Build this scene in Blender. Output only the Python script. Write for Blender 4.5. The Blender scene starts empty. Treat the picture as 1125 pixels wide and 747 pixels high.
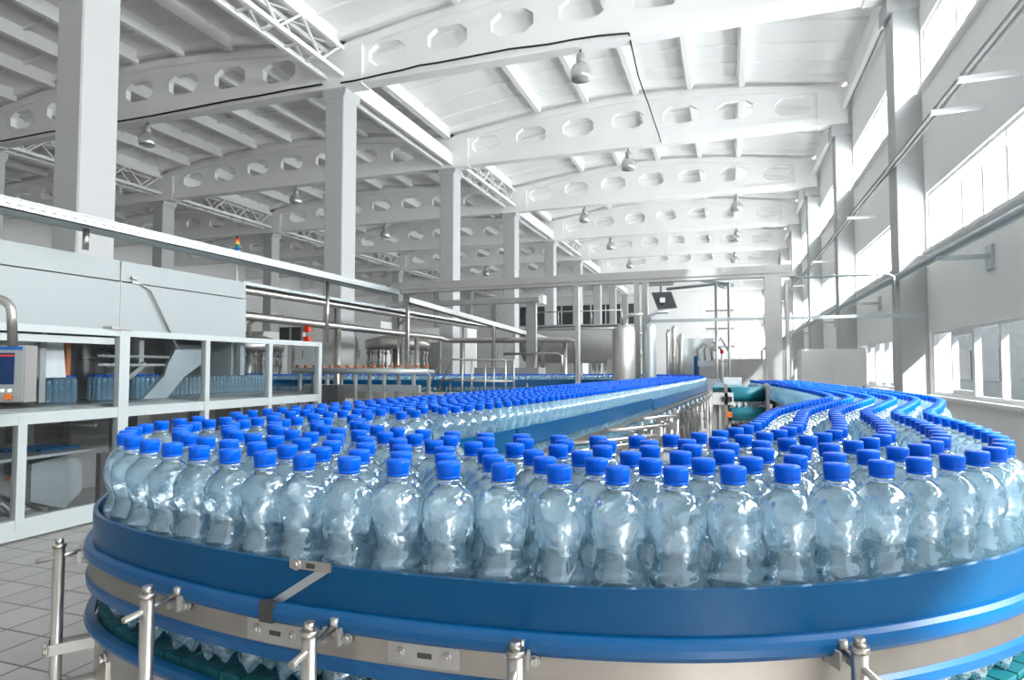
import bpy, math, random
from mathutils import Vector, Matrix
R = math.radians
random.seed(11)
sc = bpy.context.scene
COL = sc.collection
CZ = 1.6                                   # camera height above the floor

# ------------------------------------------------------------------ camera
cam_d = bpy.data.cameras.new('camera'); cam = bpy.data.objects.new('camera', cam_d); COL.objects.link(cam)
cam_d.sensor_width = 36; cam_d.lens = 690 * 36 / 1125
cam_d.clip_start = .05; cam_d.clip_end = 300
cam.location = (0, 0, CZ); cam.rotation_euler = (R(92.53), 0, R(19))
sc.camera = cam
# ------------------------------------------------------------------ light
w = bpy.data.worlds.new('sky'); sc.world = w; w.use_nodes = True
bg = w.node_tree.nodes['Background']; bg.inputs[0].default_value = (.97, .985, 1, 1); bg.inputs[1].default_value = 1.05
sd = bpy.data.lights.new('sun', 'SUN'); sun = bpy.data.objects.new('sun', sd); COL.objects.link(sun)
sd.energy = 10; sd.angle = R(.8); sd.color = (1, .97, .92)
for zc_, hh_, en_ in ((3.98, .95, 5200), (6.7, 1.0, 5000)):      # daylight entering by the window strips
    ld = bpy.data.lights.new('window_daylight', 'AREA'); lo = bpy.data.objects.new('window_daylight', ld); COL.objects.link(lo)
    ld.shape = 'RECTANGLE'; ld.size = 57; ld.size_y = hh_ + .5; ld.energy = en_; ld.color = (1, .99, .975)
    lo.location = (3.75, 27, zc_ + .15); lo.rotation_euler = (0, R(90 + (16 if zc_ < 5 else 0)), 0)
    ld.size, ld.size_y = hh_ + .5, 57
sun.rotation_euler = Vector((-.50, .52, -.50)).to_track_quat('-Z', 'Y').to_euler()
sc.view_settings.view_transform = 'Standard'; sc.view_settings.look = 'None'
sc.view_settings.exposure = .45; sc.view_settings.gamma = 1; sc.view_settings.use_curve_mapping = False
sc.cycles.max_bounces = 22; sc.cycles.transmission_bounces = 20; sc.cycles.diffuse_bounces = 9
sc.cycles.glossy_bounces = 5; sc.cycles.transparent_max_bounces = 16
sc.cycles.caustics_refractive = True; sc.cycles.caustics_reflective = False; sc.cycles.blur_glossy = 1.0
sc.cycles.sample_clamp_indirect = 6; sc.cycles.use_denoising = True

# ------------------------------------------------------------------ materials
M = {}
def mat(name, col, rough=.5, metal=0, trans=0, ior=1.45, noise=0, nscale=5, bump=0, bscale=40, spec=None, emit=0):
    m = bpy.data.materials.new(name); m.use_nodes = True; nt = m.node_tree; b = nt.nodes['Principled BSDF']
    b.inputs['Base Color'].default_value = (*col, 1); b.inputs['Roughness'].default_value = rough
    b.inputs['Metallic'].default_value = metal; b.inputs['Transmission Weight'].default_value = trans; b.inputs['IOR'].default_value = ior
    if spec is not None: b.inputs['Specular IOR Level'].default_value = spec
    if emit:
        b.inputs['Emission Color'].default_value = (*col, 1); b.inputs['Emission Strength'].default_value = emit
    tc = nt.nodes.new('ShaderNodeTexCoord')
    if noise:
        n = nt.nodes.new('ShaderNodeTexNoise'); n.inputs['Scale'].default_value = nscale; n.inputs['Detail'].default_value = 5
        nt.links.new(tc.outputs['Object'], n.inputs['Vector'])
        mx = nt.nodes.new('ShaderNodeMix'); mx.data_type = 'RGBA'
        mx.inputs[6].default_value = (*[c * (1 - noise) for c in col], 1); mx.inputs[7].default_value = (*[min(1, c * (1 + noise * .6)) for c in col], 1)
        nt.links.new(n.outputs['Fac'], mx.inputs[0]); nt.links.new(mx.outputs[2], b.inputs['Base Color'])
    if bump:
        n = nt.nodes.new('ShaderNodeTexNoise'); n.inputs['Scale'].default_value = bscale; n.inputs['Detail'].default_value = 3
        nt.links.new(tc.outputs['Object'], n.inputs['Vector'])
        bp = nt.nodes.new('ShaderNodeBump'); bp.inputs['Strength'].default_value = bump; bp.inputs['Distance'].default_value = .002
        nt.links.new(n.outputs['Fac'], bp.inputs['Height']); nt.links.new(bp.outputs[0], b.inputs['Normal'])
    M[name] = m; return m
mat('wall', (.93, .93, .92), .7, noise=.04, nscale=.8)
mat('ceiling', (.93, .93, .92), .8, noise=.06, nscale=.6)
mat('beam', (.88, .88, .87), .7, noise=.06, nscale=1.2)
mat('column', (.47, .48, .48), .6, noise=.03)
mat('dirty', (.50, .50, .49), .8, noise=.1)
mat('frame', (.80, .81, .82), .4)
mat('steel', (.52, .505, .48), .33, 1, noise=.15, nscale=9)
mat('brushed', (.37, .35, .325), .48, 1, noise=.25, nscale=14)
mat('galv', (.50, .55, .57), .42, .8, noise=.12, nscale=30)
mat('satin', (.42, .42, .41), .45, .55, noise=.15)
mat('dark', (.05, .05, .055), .5)
mat('mid', (.22, .22, .22), .6, noise=.2)
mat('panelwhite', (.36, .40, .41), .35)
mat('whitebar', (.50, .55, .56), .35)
mat('cap', (.0, .10, .66), .35, spec=.22)
mat('guard', (.0, .066, .18), .30, spec=.3, noise=.12, nscale=20, bump=.15, bscale=25)
mat('lip', (.0, .08, .235), .3)
mat('teal', (.004, .10, .125), .45, noise=.2)
mat('tealbelt', (.02, .22, .30), .35)
mat('wear', (.55, .60, .55), .5)
mat('red', (.75, .05, .02), .4)
mat('orange', (.75, .20, .05), .5)
mat('blue', (.01, .14, .55), .4)
mat('yellow', (.9, .65, .1), .4)
mat('screen', (.005, .03, .12), .15)
mat('rubber', (.02, .02, .02), .7)
mat('brick_red', (.45, .16, .09), .6)
mat('led', (.8, .95, .9), .4, emit=2.5)
mat('outside', (.13, .14, .145), .8, noise=.25, nscale=.4)  # darkened so the facade across the yard reads as shaded
mat('darkpane', (.10, .105, .11), .15)
mat('lampglass', (.8, .8, .8), .12, .3, trans=.6, ior=1.4)

def water_mat(name, bstr, scale, mixd, clear=.2, ior=1.30):
    m = bpy.data.materials.new(name); m.use_nodes = True; nt = m.node_tree; nt.nodes.clear()
    out = nt.nodes.new('ShaderNodeOutputMaterial'); mix = nt.nodes.new('ShaderNodeMixShader')
    g = nt.nodes.new('ShaderNodeBsdfPrincipled'); g.inputs['Base Color'].default_value = (.945, .985, 1, 1)
    g.inputs['Transmission Weight'].default_value = 1; g.inputs['IOR'].default_value = ior; g.inputs['Roughness'].default_value = .0
    d = nt.nodes.new('ShaderNodeBsdfTranslucent'); d.inputs[0].default_value = (.46, .80, 1, 1)  # pale blue stands in for light bounced off the blue guard
    d2 = nt.nodes.new('ShaderNodeBsdfDiffuse'); d2.inputs[0].default_value = (.46, .80, 1, 1)
    m2 = nt.nodes.new('ShaderNodeMixShader'); m2.inputs[0].default_value = .5
    nt.links.new(d.outputs[0], m2.inputs[1]); nt.links.new(d2.outputs[0], m2.inputs[2])
    mix.inputs[0].default_value = mixd
    nt.links.new(g.outputs[0], mix.inputs[1]); nt.links.new(m2.outputs[0], mix.inputs[2])
    tr = nt.nodes.new('ShaderNodeBsdfGlossy'); tr.inputs[0].default_value = (.74, .90, 1, 1); tr.inputs['Roughness'].default_value = .06; m3 = nt.nodes.new('ShaderNodeMixShader'); m3.inputs[0].default_value = clear
    nt.links.new(mix.outputs[0], m3.inputs[1]); nt.links.new(tr.outputs[0], m3.inputs[2]); nt.links.new(m3.outputs[0], out.inputs[0])
    tc = nt.nodes.new('ShaderNodeTexCoord'); n = nt.nodes.new('ShaderNodeTexNoise'); n.inputs['Scale'].default_value = scale
    n.inputs['Detail'].default_value = 2; n.inputs['Distortion'].default_value = .8
    nt.links.new(tc.outputs['Object'], n.inputs['Vector'])
    bp = nt.nodes.new('ShaderNodeBump'); bp.inputs['Strength'].default_value = bstr; bp.inputs['Distance'].default_value = .004
    nt.links.new(n.outputs['Fac'], bp.inputs['Height'])
    for q in (g, d, d2, tr): nt.links.new(bp.outputs[0], q.inputs['Normal'])
    M[name] = m
water_mat('bottle', .8, 38, .14, .17)
water_mat('bottlefar', .4, 34, .34, .12)

def pane_mat(name, tint, gl):
    m = bpy.data.materials.new(name); m.use_nodes = True; nt = m.node_tree; nt.nodes.clear()
    out = nt.nodes.new('ShaderNodeOutputMaterial'); mix = nt.nodes.new('ShaderNodeMixShader')
    t = nt.nodes.new('ShaderNodeBsdfTransparent'); t.inputs[0].default_value = (*tint, 1)
    g = nt.nodes.new('ShaderNodeBsdfGlossy'); g.inputs['Roughness'].default_value = .03
    mix.inputs[0].default_value = gl
    nt.links.new(t.outputs[0], mix.inputs[1]); nt.links.new(g.outputs[0], mix.inputs[2]); nt.links.new(mix.outputs[0], out.inputs[0])
    M[name] = m
pane_mat('pane', (.90, .93, .95), .05)
pane_mat('plexi', (.92, .94, .95), .04)
pane_mat('film', (.97, .98, .99), .06)

def floor_mat():
    m = bpy.data.materials.new('floor_tiles'); m.use_nodes = True; nt = m.node_tree; b = nt.nodes['Principled BSDF']
    tc = nt.nodes.new('ShaderNodeTexCoord'); mp = nt.nodes.new('ShaderNodeMapping'); mp.inputs['Rotation'].default_value[2] = R(0)
    br = nt.nodes.new('ShaderNodeTexBrick'); br.offset = 0; br.inputs['Scale'].default_value = 1
    br.inputs['Brick Width'].default_value = .30; br.inputs['Row Height'].default_value = .30; br.inputs['Mortar Size'].default_value = .008
    br.inputs['Color1'].default_value = (.36, .35, .335, 1); br.inputs['Color2'].default_value = (.31, .30, .29, 1); br.inputs['Mortar'].default_value = (.10, .097, .094, 1)
    nt.links.new(tc.outputs['Object'], mp.inputs[0]); nt.links.new(mp.outputs[0], br.inputs['Vector'])
    nt.links.new(br.outputs['Color'], b.inputs['Base Color']); b.inputs['Roughness'].default_value = .35
    M['floor'] = m
floor_mat()

# ------------------------------------------------------------------ mesh helpers
class MB:
    def __init__(s): s.v = []; s.f = []; s.m = []; s.sm = []; s.k = 0
    def add(s, v, f, smooth=False):
        o = len(s.v); s.v += [tuple(p) for p in v]; s.f += [tuple(i + o for i in q) for q in f]
        s.m += [s.k] * len(f); s.sm += [smooth] * len(f); return s
    def box(s, x0, x1, y0, y1, z0, z1, bev=0):
        if x0 > x1: x0, x1 = x1, x0
        if y0 > y1: y0, y1 = y1, y0
        if z0 > z1: z0, z1 = z1, z0
        if bev:                                   # chamfered vertical edges
            b = bev; P = [(x0 + b, y0), (x1 - b, y0), (x1, y0 + b), (x1, y1 - b), (x1 - b, y1), (x0 + b, y1), (x0, y1 - b), (x0, y0 + b)]
            return s.prism(P, z0, z1)
        v = [(x, y, z) for z in (z0, z1) for y in (y0, y1) for x in (x0, x1)]
        return s.add(v, [(0, 2, 3, 1), (4, 5, 7, 6), (0, 1, 5, 4), (2, 6, 7, 3), (0, 4, 6, 2), (1, 3, 7, 5)])
    def prism(s, P, z0, z1):
        n = len(P); v = [(x, y, z0) for x, y in P] + [(x, y, z1) for x, y in P]
        f = [tuple(range(n))[::-1], tuple(range(n, 2 * n))] + [(i, (i + 1) % n, n + (i + 1) % n, n + i) for i in range(n)]
        return s.add(v, f)
    def prism_axis(s, P, a0, a1, axis):           # polygon in the plane normal to axis
        n = len(P); v = []
        for a in (a0, a1):
            for p, q in P: v.append((a, p, q) if axis == 'x' else (p, a, q))
        f = [tuple(range(n))[::-1], tuple(range(n, 2 * n))] + [(i, (i + 1) % n, n + (i + 1) % n, n + i) for i in range(n)]
        return s.add(v, f)
    def bar(s, p0, p1, w, h, up=(0, 0, 1)):       # square bar between two points
        p0 = Vector(p0); p1 = Vector(p1); d = (p1 - p0).normalized(); u = Vector(up)
        if abs(d.dot(u)) > .98: u = Vector((0, 1, 0))
        r = d.cross(u).normalized(); u = r.cross(d).normalized(); v = []
        for p in (p0, p1):
            for a, b in ((-1, -1), (1, -1), (1, 1), (-1, 1)): v.append(p + r * (a * w / 2) + u * (b * h / 2))
        return s.add(v, [(3, 2, 1, 0), (4, 5, 6, 7), (0, 1, 5, 4), (1, 2, 6, 5), (2, 3, 7, 6), (3, 0, 4, 7)])
    def tube(s, pts, r, n=10, cap=True):
        pts = [Vector(p) for p in pts]; N = len(pts); v = []; f = []; pu = None
        for i, p in enumerate(pts):
            d = (pts[min(i + 1, N - 1)] - pts[max(i - 1, 0)]).normalized()
            if pu is None:
                u = Vector((0, 0, 1)) if abs(d.z) < .9 else Vector((1, 0, 0))
            else: u = pu
            a = d.cross(u).normalized(); u = a.cross(d).normalized(); pu = u
            for k in range(n):
                t = 2 * math.pi * k / n; v.append(p + a * (r * math.cos(t)) + u * (r * math.sin(t)))
        for i in range(N - 1):
            for k in range(n):
                q = (k + 1) % n; f.append((i * n + k, i * n + q, (i + 1) * n + q, (i + 1) * n + k))
        s.add(v, f, True)
        if cap:
            o = len(s.v) - N * n
            s.f += [tuple(o + k for k in range(n))[::-1], tuple(o + (N - 1) * n + k for k in range(n))]; s.m += [s.k] * 2; s.sm += [False] * 2
        return s
    def lathe(s, prof, c=(0, 0, 0), n=24, axis='z', fn=None):
        v = []; f = []; c = Vector(c)
        for (r, z) in prof:
            for k in range(n):
                t = 2 * math.pi * k / n; rr, zz = (r, z) if fn is None else fn(r, z, t)
                p = (rr * math.cos(t), rr * math.sin(t), zz)
                if axis == 'x': p = (p[2], p[0], p[1])
                if axis == 'y': p = (p[1], p[2], p[0])
                v.append(c + Vector(p))
        for i in range(len(prof) - 1):
            for k in range(n):
                q = (k + 1) % n; f.append((i * n + k, i * n + q, (i + 1) * n + q, (i + 1) * n + k))
        f.append(tuple(range(n))[::-1]); f.append(tuple((len(prof) - 1) * n + k for k in range(n)))
        return s.add(v, f, True)
    def hexbolt(s, c, d, r=.011, h=.008):
        c = Vector(c); d = Vector(d).normalized()
        s.tube([c - d * .001, c + d * h * .35], r * 1.45, 14); s.tube([c, c + d * h], r, 6); return s
    def build(s, name, mats, parent=None):
        if not isinstance(mats, (list, tuple)): mats = [mats]
        off = Vector((0, 0, 0)); p = parent
        while p is not None: off += p.location; p = p.parent
        me = bpy.data.meshes.new(name)
        me.from_pydata([(x - off.x, y - off.y, z - off.z) for x, y, z in s.v], [], s.f)
        for q in mats: me.materials.append(M[q])
        me.polygons.foreach_set('material_index', s.m); me.polygons.foreach_set('use_smooth', s.sm); me.update()
        o = bpy.data.objects.new(name, me); COL.objects.link(o)
        if parent is not None: o.parent = parent
        return o
def tag(o, label=None, cat=None, group=None, kind=None):
    if label: o['label'] = label
    if cat: o['category'] = cat
    if group: o['group'] = group
    if kind: o['kind'] = kind
    return o
def E(name, loc, label, cat, group=None, kind=None):
    o = bpy.data.objects.new(name, None); COL.objects.link(o); o.location = loc; o.empty_display_size = .1
    bpy.context.view_layer.update
    return tag(o, label, cat, group, kind)
def copy_tree(o, parent=None):
    c = o.copy(); COL.objects.link(c); c.parent = parent
    for ch in list(o.children): copy_tree(ch, c)
    return c
def arc(c, r, a0, a1, n, plane='xz'):
    out = []
    for i in range(n + 1):
        t = R(a0 + (a1 - a0) * i / n); p, q = r * math.cos(t), r * math.sin(t)
        out.append((c[0] + p, c[1], c[2] + q) if plane == 'xz' else ((c[0], c[1] + p, c[2] + q) if plane == 'yz' else (c[0] + p, c[1] + q, c[2])))
    return out
def Z(dz): return CZ + dz

# ================================================================== BUILDING
S = lambda o, label=None, cat=None: tag(o, label, cat, None, 'structure')
mb = MB(); mb.box(-32.5, 3.4, -6.3, 60, -.2, 0); S(mb.build('floor', 'floor'), 'grey square tiled factory floor', 'floor')
mb = MB(); mb.box(3.4, 40, -10, 80, -.4, -.1); S(mb.build('ground_outside', 'outside'), 'pale ground outside the windows', 'ground')

# roof: three spans, arched decks on precast perforated beams
SP = [(-8.25, 2.95), (-20.25, -8.35), (-32.3, -20.35)]
YB = [6 * k for k in range(1, 10)]
def ztop(x, xc, half): return Z(7.25) + .56 * (1 - abs((x - xc) / half) ** 1.7)
def beam(y, xa, xb):
    mb = MB(); xc = (xa + xb) / 2; half = (xb - xa) / 2; zb = Z(6.42); T = .07
    holes = [xc + (i - 3) * 1.46 for i in range(7)]; hw, hh = .46, .25
    edges = [xa] + [holes[0] - .73 + 1.46 * i for i in range(8)] + [xb]
    for i in range(len(edges) - 1):
        x0, x1 = edges[i], edges[i + 1]; z0, z1 = ztop(x0, xc, half), ztop(x1, xc, half)
        if i == 0 or i == len(edges) - 2:
            mb.prism_axis([(x0, zb), (x1, zb), (x1, z1), (x0, z0)], y - T, y + T, 'y'); continue
        cx = (x0 + x1) / 2; cz = zb + .18 + (.5 * (z0 + z1) - zb - .32) / 2
        O = [(cx + hw, cz - hh * .45), (cx + hw, cz + hh * .45), (cx + hw * .6, cz + hh), (cx - hw * .6, cz + hh), (cx - hw, cz + hh * .45), (cx - hw, cz - hh * .45), (cx - hw * .6, cz - hh), (cx + hw * .6, cz - hh)]
        zm = (z0 + z1) / 2
        B = [(x1, cz - hh * .5), (x1, cz + hh * .5), (cx + hw * .6, zm), (cx - hw * .6, zm), (x0, cz + hh * .5), (x0, cz - hh * .5), (cx - hw * .6, zb), (cx + hw * .6, zb)]
        C = {1: (x1, z1), 3: (x0, z0), 5: (x0, zb), 7: (x1, zb)}
        v = []; f = []
        for yy in (y - T, y + T): v += [(p, yy, q) for p, q in O] + [(p, yy, q) for p, q in B] + [(C[k][0], yy, C[k][1]) for k in (1, 3, 5, 7)]
        for s_, o in ((0, 0), (1, 20)):
            for k in range(8):
                q = (k + 1) % 8; fc = [o + k, o + q, o + 8 + q, o + 8 + k]
                f.append(tuple(fc[::-1] if s_ == 0 else fc))
            for j, k in enumerate((1, 3, 5, 7)): f.append((o + 8 + k, o + 8 + (k + 1) % 8, o + 16 + j))
        for k in range(8): q = (k + 1) % 8; f.append((k, q, 20 + q, 20 + k))
        mb.add(v, f)
    mb.box(xa, xb, y - .15, y + .15, zb - .10, zb + .10)
    n = 12
    for i in range(n):
        x0 = xa + (xb - xa) * i / n; x1 = xa + (xb - xa) * (i + 1) / n; z0, z1 = ztop(x0, xc, half), ztop(x1, xc, half)
        mb.prism_axis([(x0, z0 - .17), (x1, z1 - .17), (x1, z1), (x0, z0)], y - .16, y + .16, 'y')
    for x in (xa + .3, xb - .3): mb.box(x - .35, x + .35, y - .18, y + .18, zb - .12, Z(7.2))
    return mb
for si, (xa, xb) in enumerate(SP):
    for y in YB:
        if si and y < 12 and si == 2: continue
        where = ['over the right hall', 'over the middle hall', 'over the far left hall'][si]
        S(beam(y, xa, xb).build('roof_beam', 'beam'), f'white concrete roof beam with oval holes {where}', 'beam')['group'] = 'perforated roof beams ' + where
    xc = (xa + xb) / 2; half = (xb - xa) / 2
    for k, y in enumerate([-6, 0] + YB):
        mb = MB(); n = 8; xe0, xe1 = xa - .1, xb + .1
        xs = [xe0 + (xe1 - xe0) * i / n for i in range(n + 1)]
        if si == 0: xs = [xe0, -5.3, -3.85, -2.4, -.9, .45, xe1]; n = 6
        for i in range(n):
            z0, z1 = ztop(xs[i], xc, half), ztop(xs[i + 1], xc, half)
            mb.prism_axis([(xs[i], z0 + .30), (xs[i + 1], z1 + .30), (xs[i + 1], z1 + .42), (xs[i], z0 + .42)], y, y + 6, 'y')
            for j in range(1, 6): mb.prism_axis([(xs[i] + .1, z0 + .24), (xs[i + 1] - .1, z1 + .24), (xs[i + 1] - .1, z1 + .31), (xs[i] + .1, z0 + .31)], y + j - .04, y + j + .04, 'y')
        for i, x in enumerate(xs):
            z = ztop(x, xc, half)
            wd = .10 if 0 < i < n else .06
            mb.prism_axis([(x - wd * .7, z + .002), (x + wd * .7, z + .002), (x + wd * 1.3, z + .31), (x - wd * 1.3, z + .31)], y + .17, y + 5.83, 'y')
        for yy in (y + .16, y + 5.72):
            for i in range(n):
                z0, z1 = ztop(xs[i], xc, half), ztop(xs[i + 1], xc, half)
                mb.prism_axis([(xs[i], z0 + .12), (xs[i + 1], z1 + .12), (xs[i + 1], z1 + .31), (xs[i], z0 + .31)], yy, yy + .12, 'y')
        S(mb.build('ceiling', 'ceiling'), 'white ribbed concrete roof panels of one bay', 'ceiling')['group'] = 'ribbed roof bays'

# columns
for X, y0 in ((-8.35, 6), (-20.35, 12)):
    for k in range(y0 // 6, 10):
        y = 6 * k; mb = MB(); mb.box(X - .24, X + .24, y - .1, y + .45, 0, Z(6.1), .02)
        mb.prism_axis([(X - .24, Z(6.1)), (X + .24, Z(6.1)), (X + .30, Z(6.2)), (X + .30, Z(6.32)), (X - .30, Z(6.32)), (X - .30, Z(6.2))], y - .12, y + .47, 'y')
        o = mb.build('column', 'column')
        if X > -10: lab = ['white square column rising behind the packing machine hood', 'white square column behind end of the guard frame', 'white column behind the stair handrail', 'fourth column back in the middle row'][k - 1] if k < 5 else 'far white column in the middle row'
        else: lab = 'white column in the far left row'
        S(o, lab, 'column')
# longitudinal lattice girders on the column rows
def lattice(X, y):
    mb = MB(); za, zb = Z(6.55), Z(7.15)
    for z in (za, zb):
        for dx in (-.22, .22): mb.bar((X + dx, y + .2, z), (X + dx, y + 5.8, z), .08, .10)
    n = 8
    for i in range(n):
        ya = y + .3 + 5.4 * i / n; yb = y + .3 + 5.4 * (i + 1) / n
        for dx in (-.22, .22): mb.bar((X + dx, ya, za if i % 2 else zb), (X + dx, yb, zb if i % 2 else za), .045, .045)
        mb.bar((X - .22, ya, zb), (X + .22, yb, zb), .04, .04); mb.bar((X - .22, ya, za), (X + .22, ya, za), .04, .04)
    return mb
for X in (-8.3, -20.3):
    for k in range(1, 9):
        if k % 2 == 1 or X < -10:
            o = lattice(X, 6 * k).build('lattice_girder', 'beam')
        else:
            mb = MB(); y = 6 * k; mb.box(X - .2, X - .12, y + .2, y + 5.8, Z(6.35), Z(6.75)); mb.box(X + .12, X + .2, y + .2, y + 5.8, Z(6.35), Z(6.75)); mb.box(X - .12, X + .12, y + .2, y + 5.8, Z(6.5), Z(6.56))
            o = mb.build('channel_girder', 'beam')
        S(o, 'white steel girder running between column heads', 'girder')['group'] = 'girders between columns'

# right wall with three tiers of windows
mb = MB(); X0, X1 = 3.1, 3.4
for a, b in ((0, 1.17), (2.18, 3.5), (4.45, 6.2), (7.2, 9.1)): mb.box(X0, X1, 2 if a < 4 else -6, 56, a, b)  # lower bands left open near the camera to let side light in
mb.box(X0, X1, -6, -.15, 6.2, 7.2)  # unseen strip added to keep a sun patch off the left floor
PY = [6 * k for k in range(0, 10)]
for y in PY:
    if y: mb.box(X0, X1, y - .15, y + .5, 1.17, 2.18); mb.box(X0, X1, y - .15, y + .5, 3.5, 4.45); mb.box(X0, X1, y - .15, y + .5, 6.2, 7.2)
S(mb.build('wall_right', 'wall'), 'white right wall with three tiers of windows', 'wall')
for y in PY[1:]:
    mb = MB(); mb.box(2.7, 3.12, y - .1, y + .42, 0, Z(6.32), .012); mb.box(2.62, 3.12, y - .14, y + .46, Z(6.0), Z(6.3))
    S(mb.build('wall_pilaster', 'column'), 'white pilaster against the right window wall', 'pilaster')['group'] = 'right wall pilasters'
mb = MB()                                      # long white purlins at the wall head
for x, z in ((2.9, Z(6.75)), (3.02, Z(7.0))): mb.box(x - .05, x + .05, 0, 56, z - .08, z + .08)
S(mb.build('trim_1', 'beam'), 'white edge beams along head of right wall', 'trim')
wn = 0
TI = ((1.17, 2.18, 'lower'), (3.5, 4.45, 'middle'), (6.2, 7.2, 'upper'))
for k, y in enumerate(PY[:9]):
    for (a, b, nm) in TI:
        if k == 0 and nm != 'upper': continue
        wn += 1; y0, y1 = y + .5, y + 5.85; mb = MB(); xf = 3.14
        e = E(f'window_{wn}', (3.2, y0, a), f'{nm} strip window of bay {k + 1} in right wall', 'window', nm + ' tier windows', 'structure')
        for z in (a, b - .05): mb.box(xf, xf + .08, y0, y1, z, z + .05)
        np_ = 7 if nm != 'lower' else 6
        for i in range(np_ + 1):
            yy = y0 + (y1 - y0 - .05) * i / np_; wd = .05 if nm != 'lower' or i % 2 else .09
            mb.box(xf, xf + .08, yy, yy + wd, a + .05, b - .05)
        if nm == 'lower':
            for i in (1, 4):
                ya = y0 + (y1 - y0) * i / 6 + .05; yb = ya + .82
                for zz in (a + .05, b - .11): mb.box(xf + .02, xf + .1, ya, yb, zz, zz + .06)
        mb.build('window_frame', 'frame', e)
        mb = MB(); mb.box(xf + .035, xf + .045, y0 + .02, y1 - .02, a + .02, b - .02); mb.build('window_pane', 'pane', e)
        mb = MB(); mb.box(3.02, 3.14, y0, y1, a - .05, a - .005); mb.build('window_sill', 'wall', e)
# neighbouring building seen through the lower windows
e = E('neighbour_building', (14, 20, -.1), 'grey building across the yard seen through the lower windows', 'building')
mb = MB(); mb.box(13, 18, -8, 60, -.1, 4.4); mb.build('facade', 'outside', e)
mb = MB()
for k in range(16): mb.box(12.93, 13.02, -6 + 4 * k, -4 + 4 * k, .9, 2.6)
mb.build('window_band', 'darkpane', e)
mb = MB(); mb.box(12.8, 18.2, -8.2, 60.2, 4.4, 4.6); mb.build('roof_edge', 'frame', e)

# left wall and far wall
mb = MB(); mb.box(-32.5, 3.4, -6.3, -6, 0, 9.4); S(mb.build('wall_back', 'wall'), 'back wall of the hall', 'wall')
mb = MB(); mb.box(-32.8, -32.4, -6, 56, 0, 9.2); S(mb.build('wall_left', 'wall'), 'distant left wall of the hall', 'wall')
mb = MB(); Y0, Y1 = 56, 56.3
mb.box(-32.5, 3.4, Y0, Y1, 0, 1.4); mb.box(-32.5, -20, Y0, Y1, 1.4, 9.6)
mb.box(-20, -2.3, Y0, Y1, 1.4, 5.4); mb.box(-20, -2.3, Y0, Y1, 7.4, 9.6); mb.box(-7.6, -2.3, Y0, Y1, 5.4, 7.4)
mb.box(-2.3, 3.4, Y0, Y1, 4.7, 6.0); mb.box(-2.3, 3.4, Y0, Y1, 7.1, 9.6)
S(mb.build('wall_far', 'wall'), 'white far end wall of the hall with window strips', 'wall')
def farwin(x0, x1, z0, z1, n, pane, lab):
    global wn
    wn += 1; e = E(f'window_{wn}', (x0, Y0 + .1, z0), lab, 'window', None, 'structure'); mb = MB()
    for z in (z0, z1 - .1): mb.box(x0, x1, Y0 + .05, Y0 + .2, z, z + .1)
    for i in range(n + 1): x = x0 + (x1 - x0 - .1) * i / n; mb.box(x, x + .1, Y0 + .05, Y0 + .2, z0 + .1, z1 - .1)
    mb.build('window_frame', 'frame', e)
    mb = MB(); mb.box(x0 + .05, x1 - .05, Y0 + .12, Y0 + .14, z0 + .05, z1 - .05); mb.build('window_pane', pane, e)
farwin(-2.3, 3.1, 6.0, 7.1, 6, 'pane', 'bright strip window high in the far wall')
farwin(-2.3, 3.1, 1.4, 4.7, 5, 'pane', 'tall bright window at foot of the far wall')
farwin(-20, -7.6, 5.4, 7.4, 9, 'darkpane', 'dark strip window in the far wall behind columns')  # solid dark panes stand in for the unlit interior beyond

# ================================================================== BOTTLE CONVEYOR PATH
AB = [((-8.3, 9.95), (-8.1, 9.4)), ((-5, 11.05), (-4.8, 10.5)), ((-2.4, 12.1), (-2.5, 11.5)), ((-.85, 11.6), (-1.22, 11.15)),
      ((-.39, 10), (-.93, 9.9)), ((-.34, 8.6), (-.87, 8.5)), ((-.47, 6.1), (-1.0, 6.1)), ((-.57, 4.4), (-1.11, 4.4)),
      ((-.67, 3), (-1.22, 3)), ((-.76, 2.1), (-1.28, 2.1)), ((-.84, 1.55), (-1.28, 1.6)), ((-.83, 1.30), (-1.22, 1.13)),
      ((-.74, 1.18), (-1.095, .91)), ((-.60, 1.11), (-.90, .793)), ((-.40, 1.08), (-.52, .732)), ((-.17, 1.11), (-.10, .775)),
      ((-.03, 1.25), (.20, .94)), ((.05, 1.47), (.41, 1.2)), ((.09, 1.75), (.485, 1.6)), ((.14, 2.03), (.51, 1.97)),
      ((.27, 2.5), (.645, 2.4)), ((.41, 3.0), (.785, 2.93)), ((.43, 3.6), (.80, 3.55)), ((.38, 4.5), (.74, 4.5)), ((.24, 6.3), (.60, 6.3)), ((.10, 7.6), (.46, 7.6))]
A = [Vector(a) for a, b in AB]; Bp = [Vector(b) for a, b in AB]
def cr(P, t):
    i = max(0, min(int(t), len(P) - 2)); u = t - i
    p0 = P[max(i - 1, 0)]; p1 = P[i]; p2 = P[i + 1]; p3 = P[min(i + 2, len(P) - 1)]
    return .5 * ((2 * p1) + (p2 - p0) * u + (2 * p0 - 5 * p1 + 4 * p2 - p3) * u * u + (3 * p1 - p0 - 3 * p2 + p3) * u ** 3)
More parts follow.
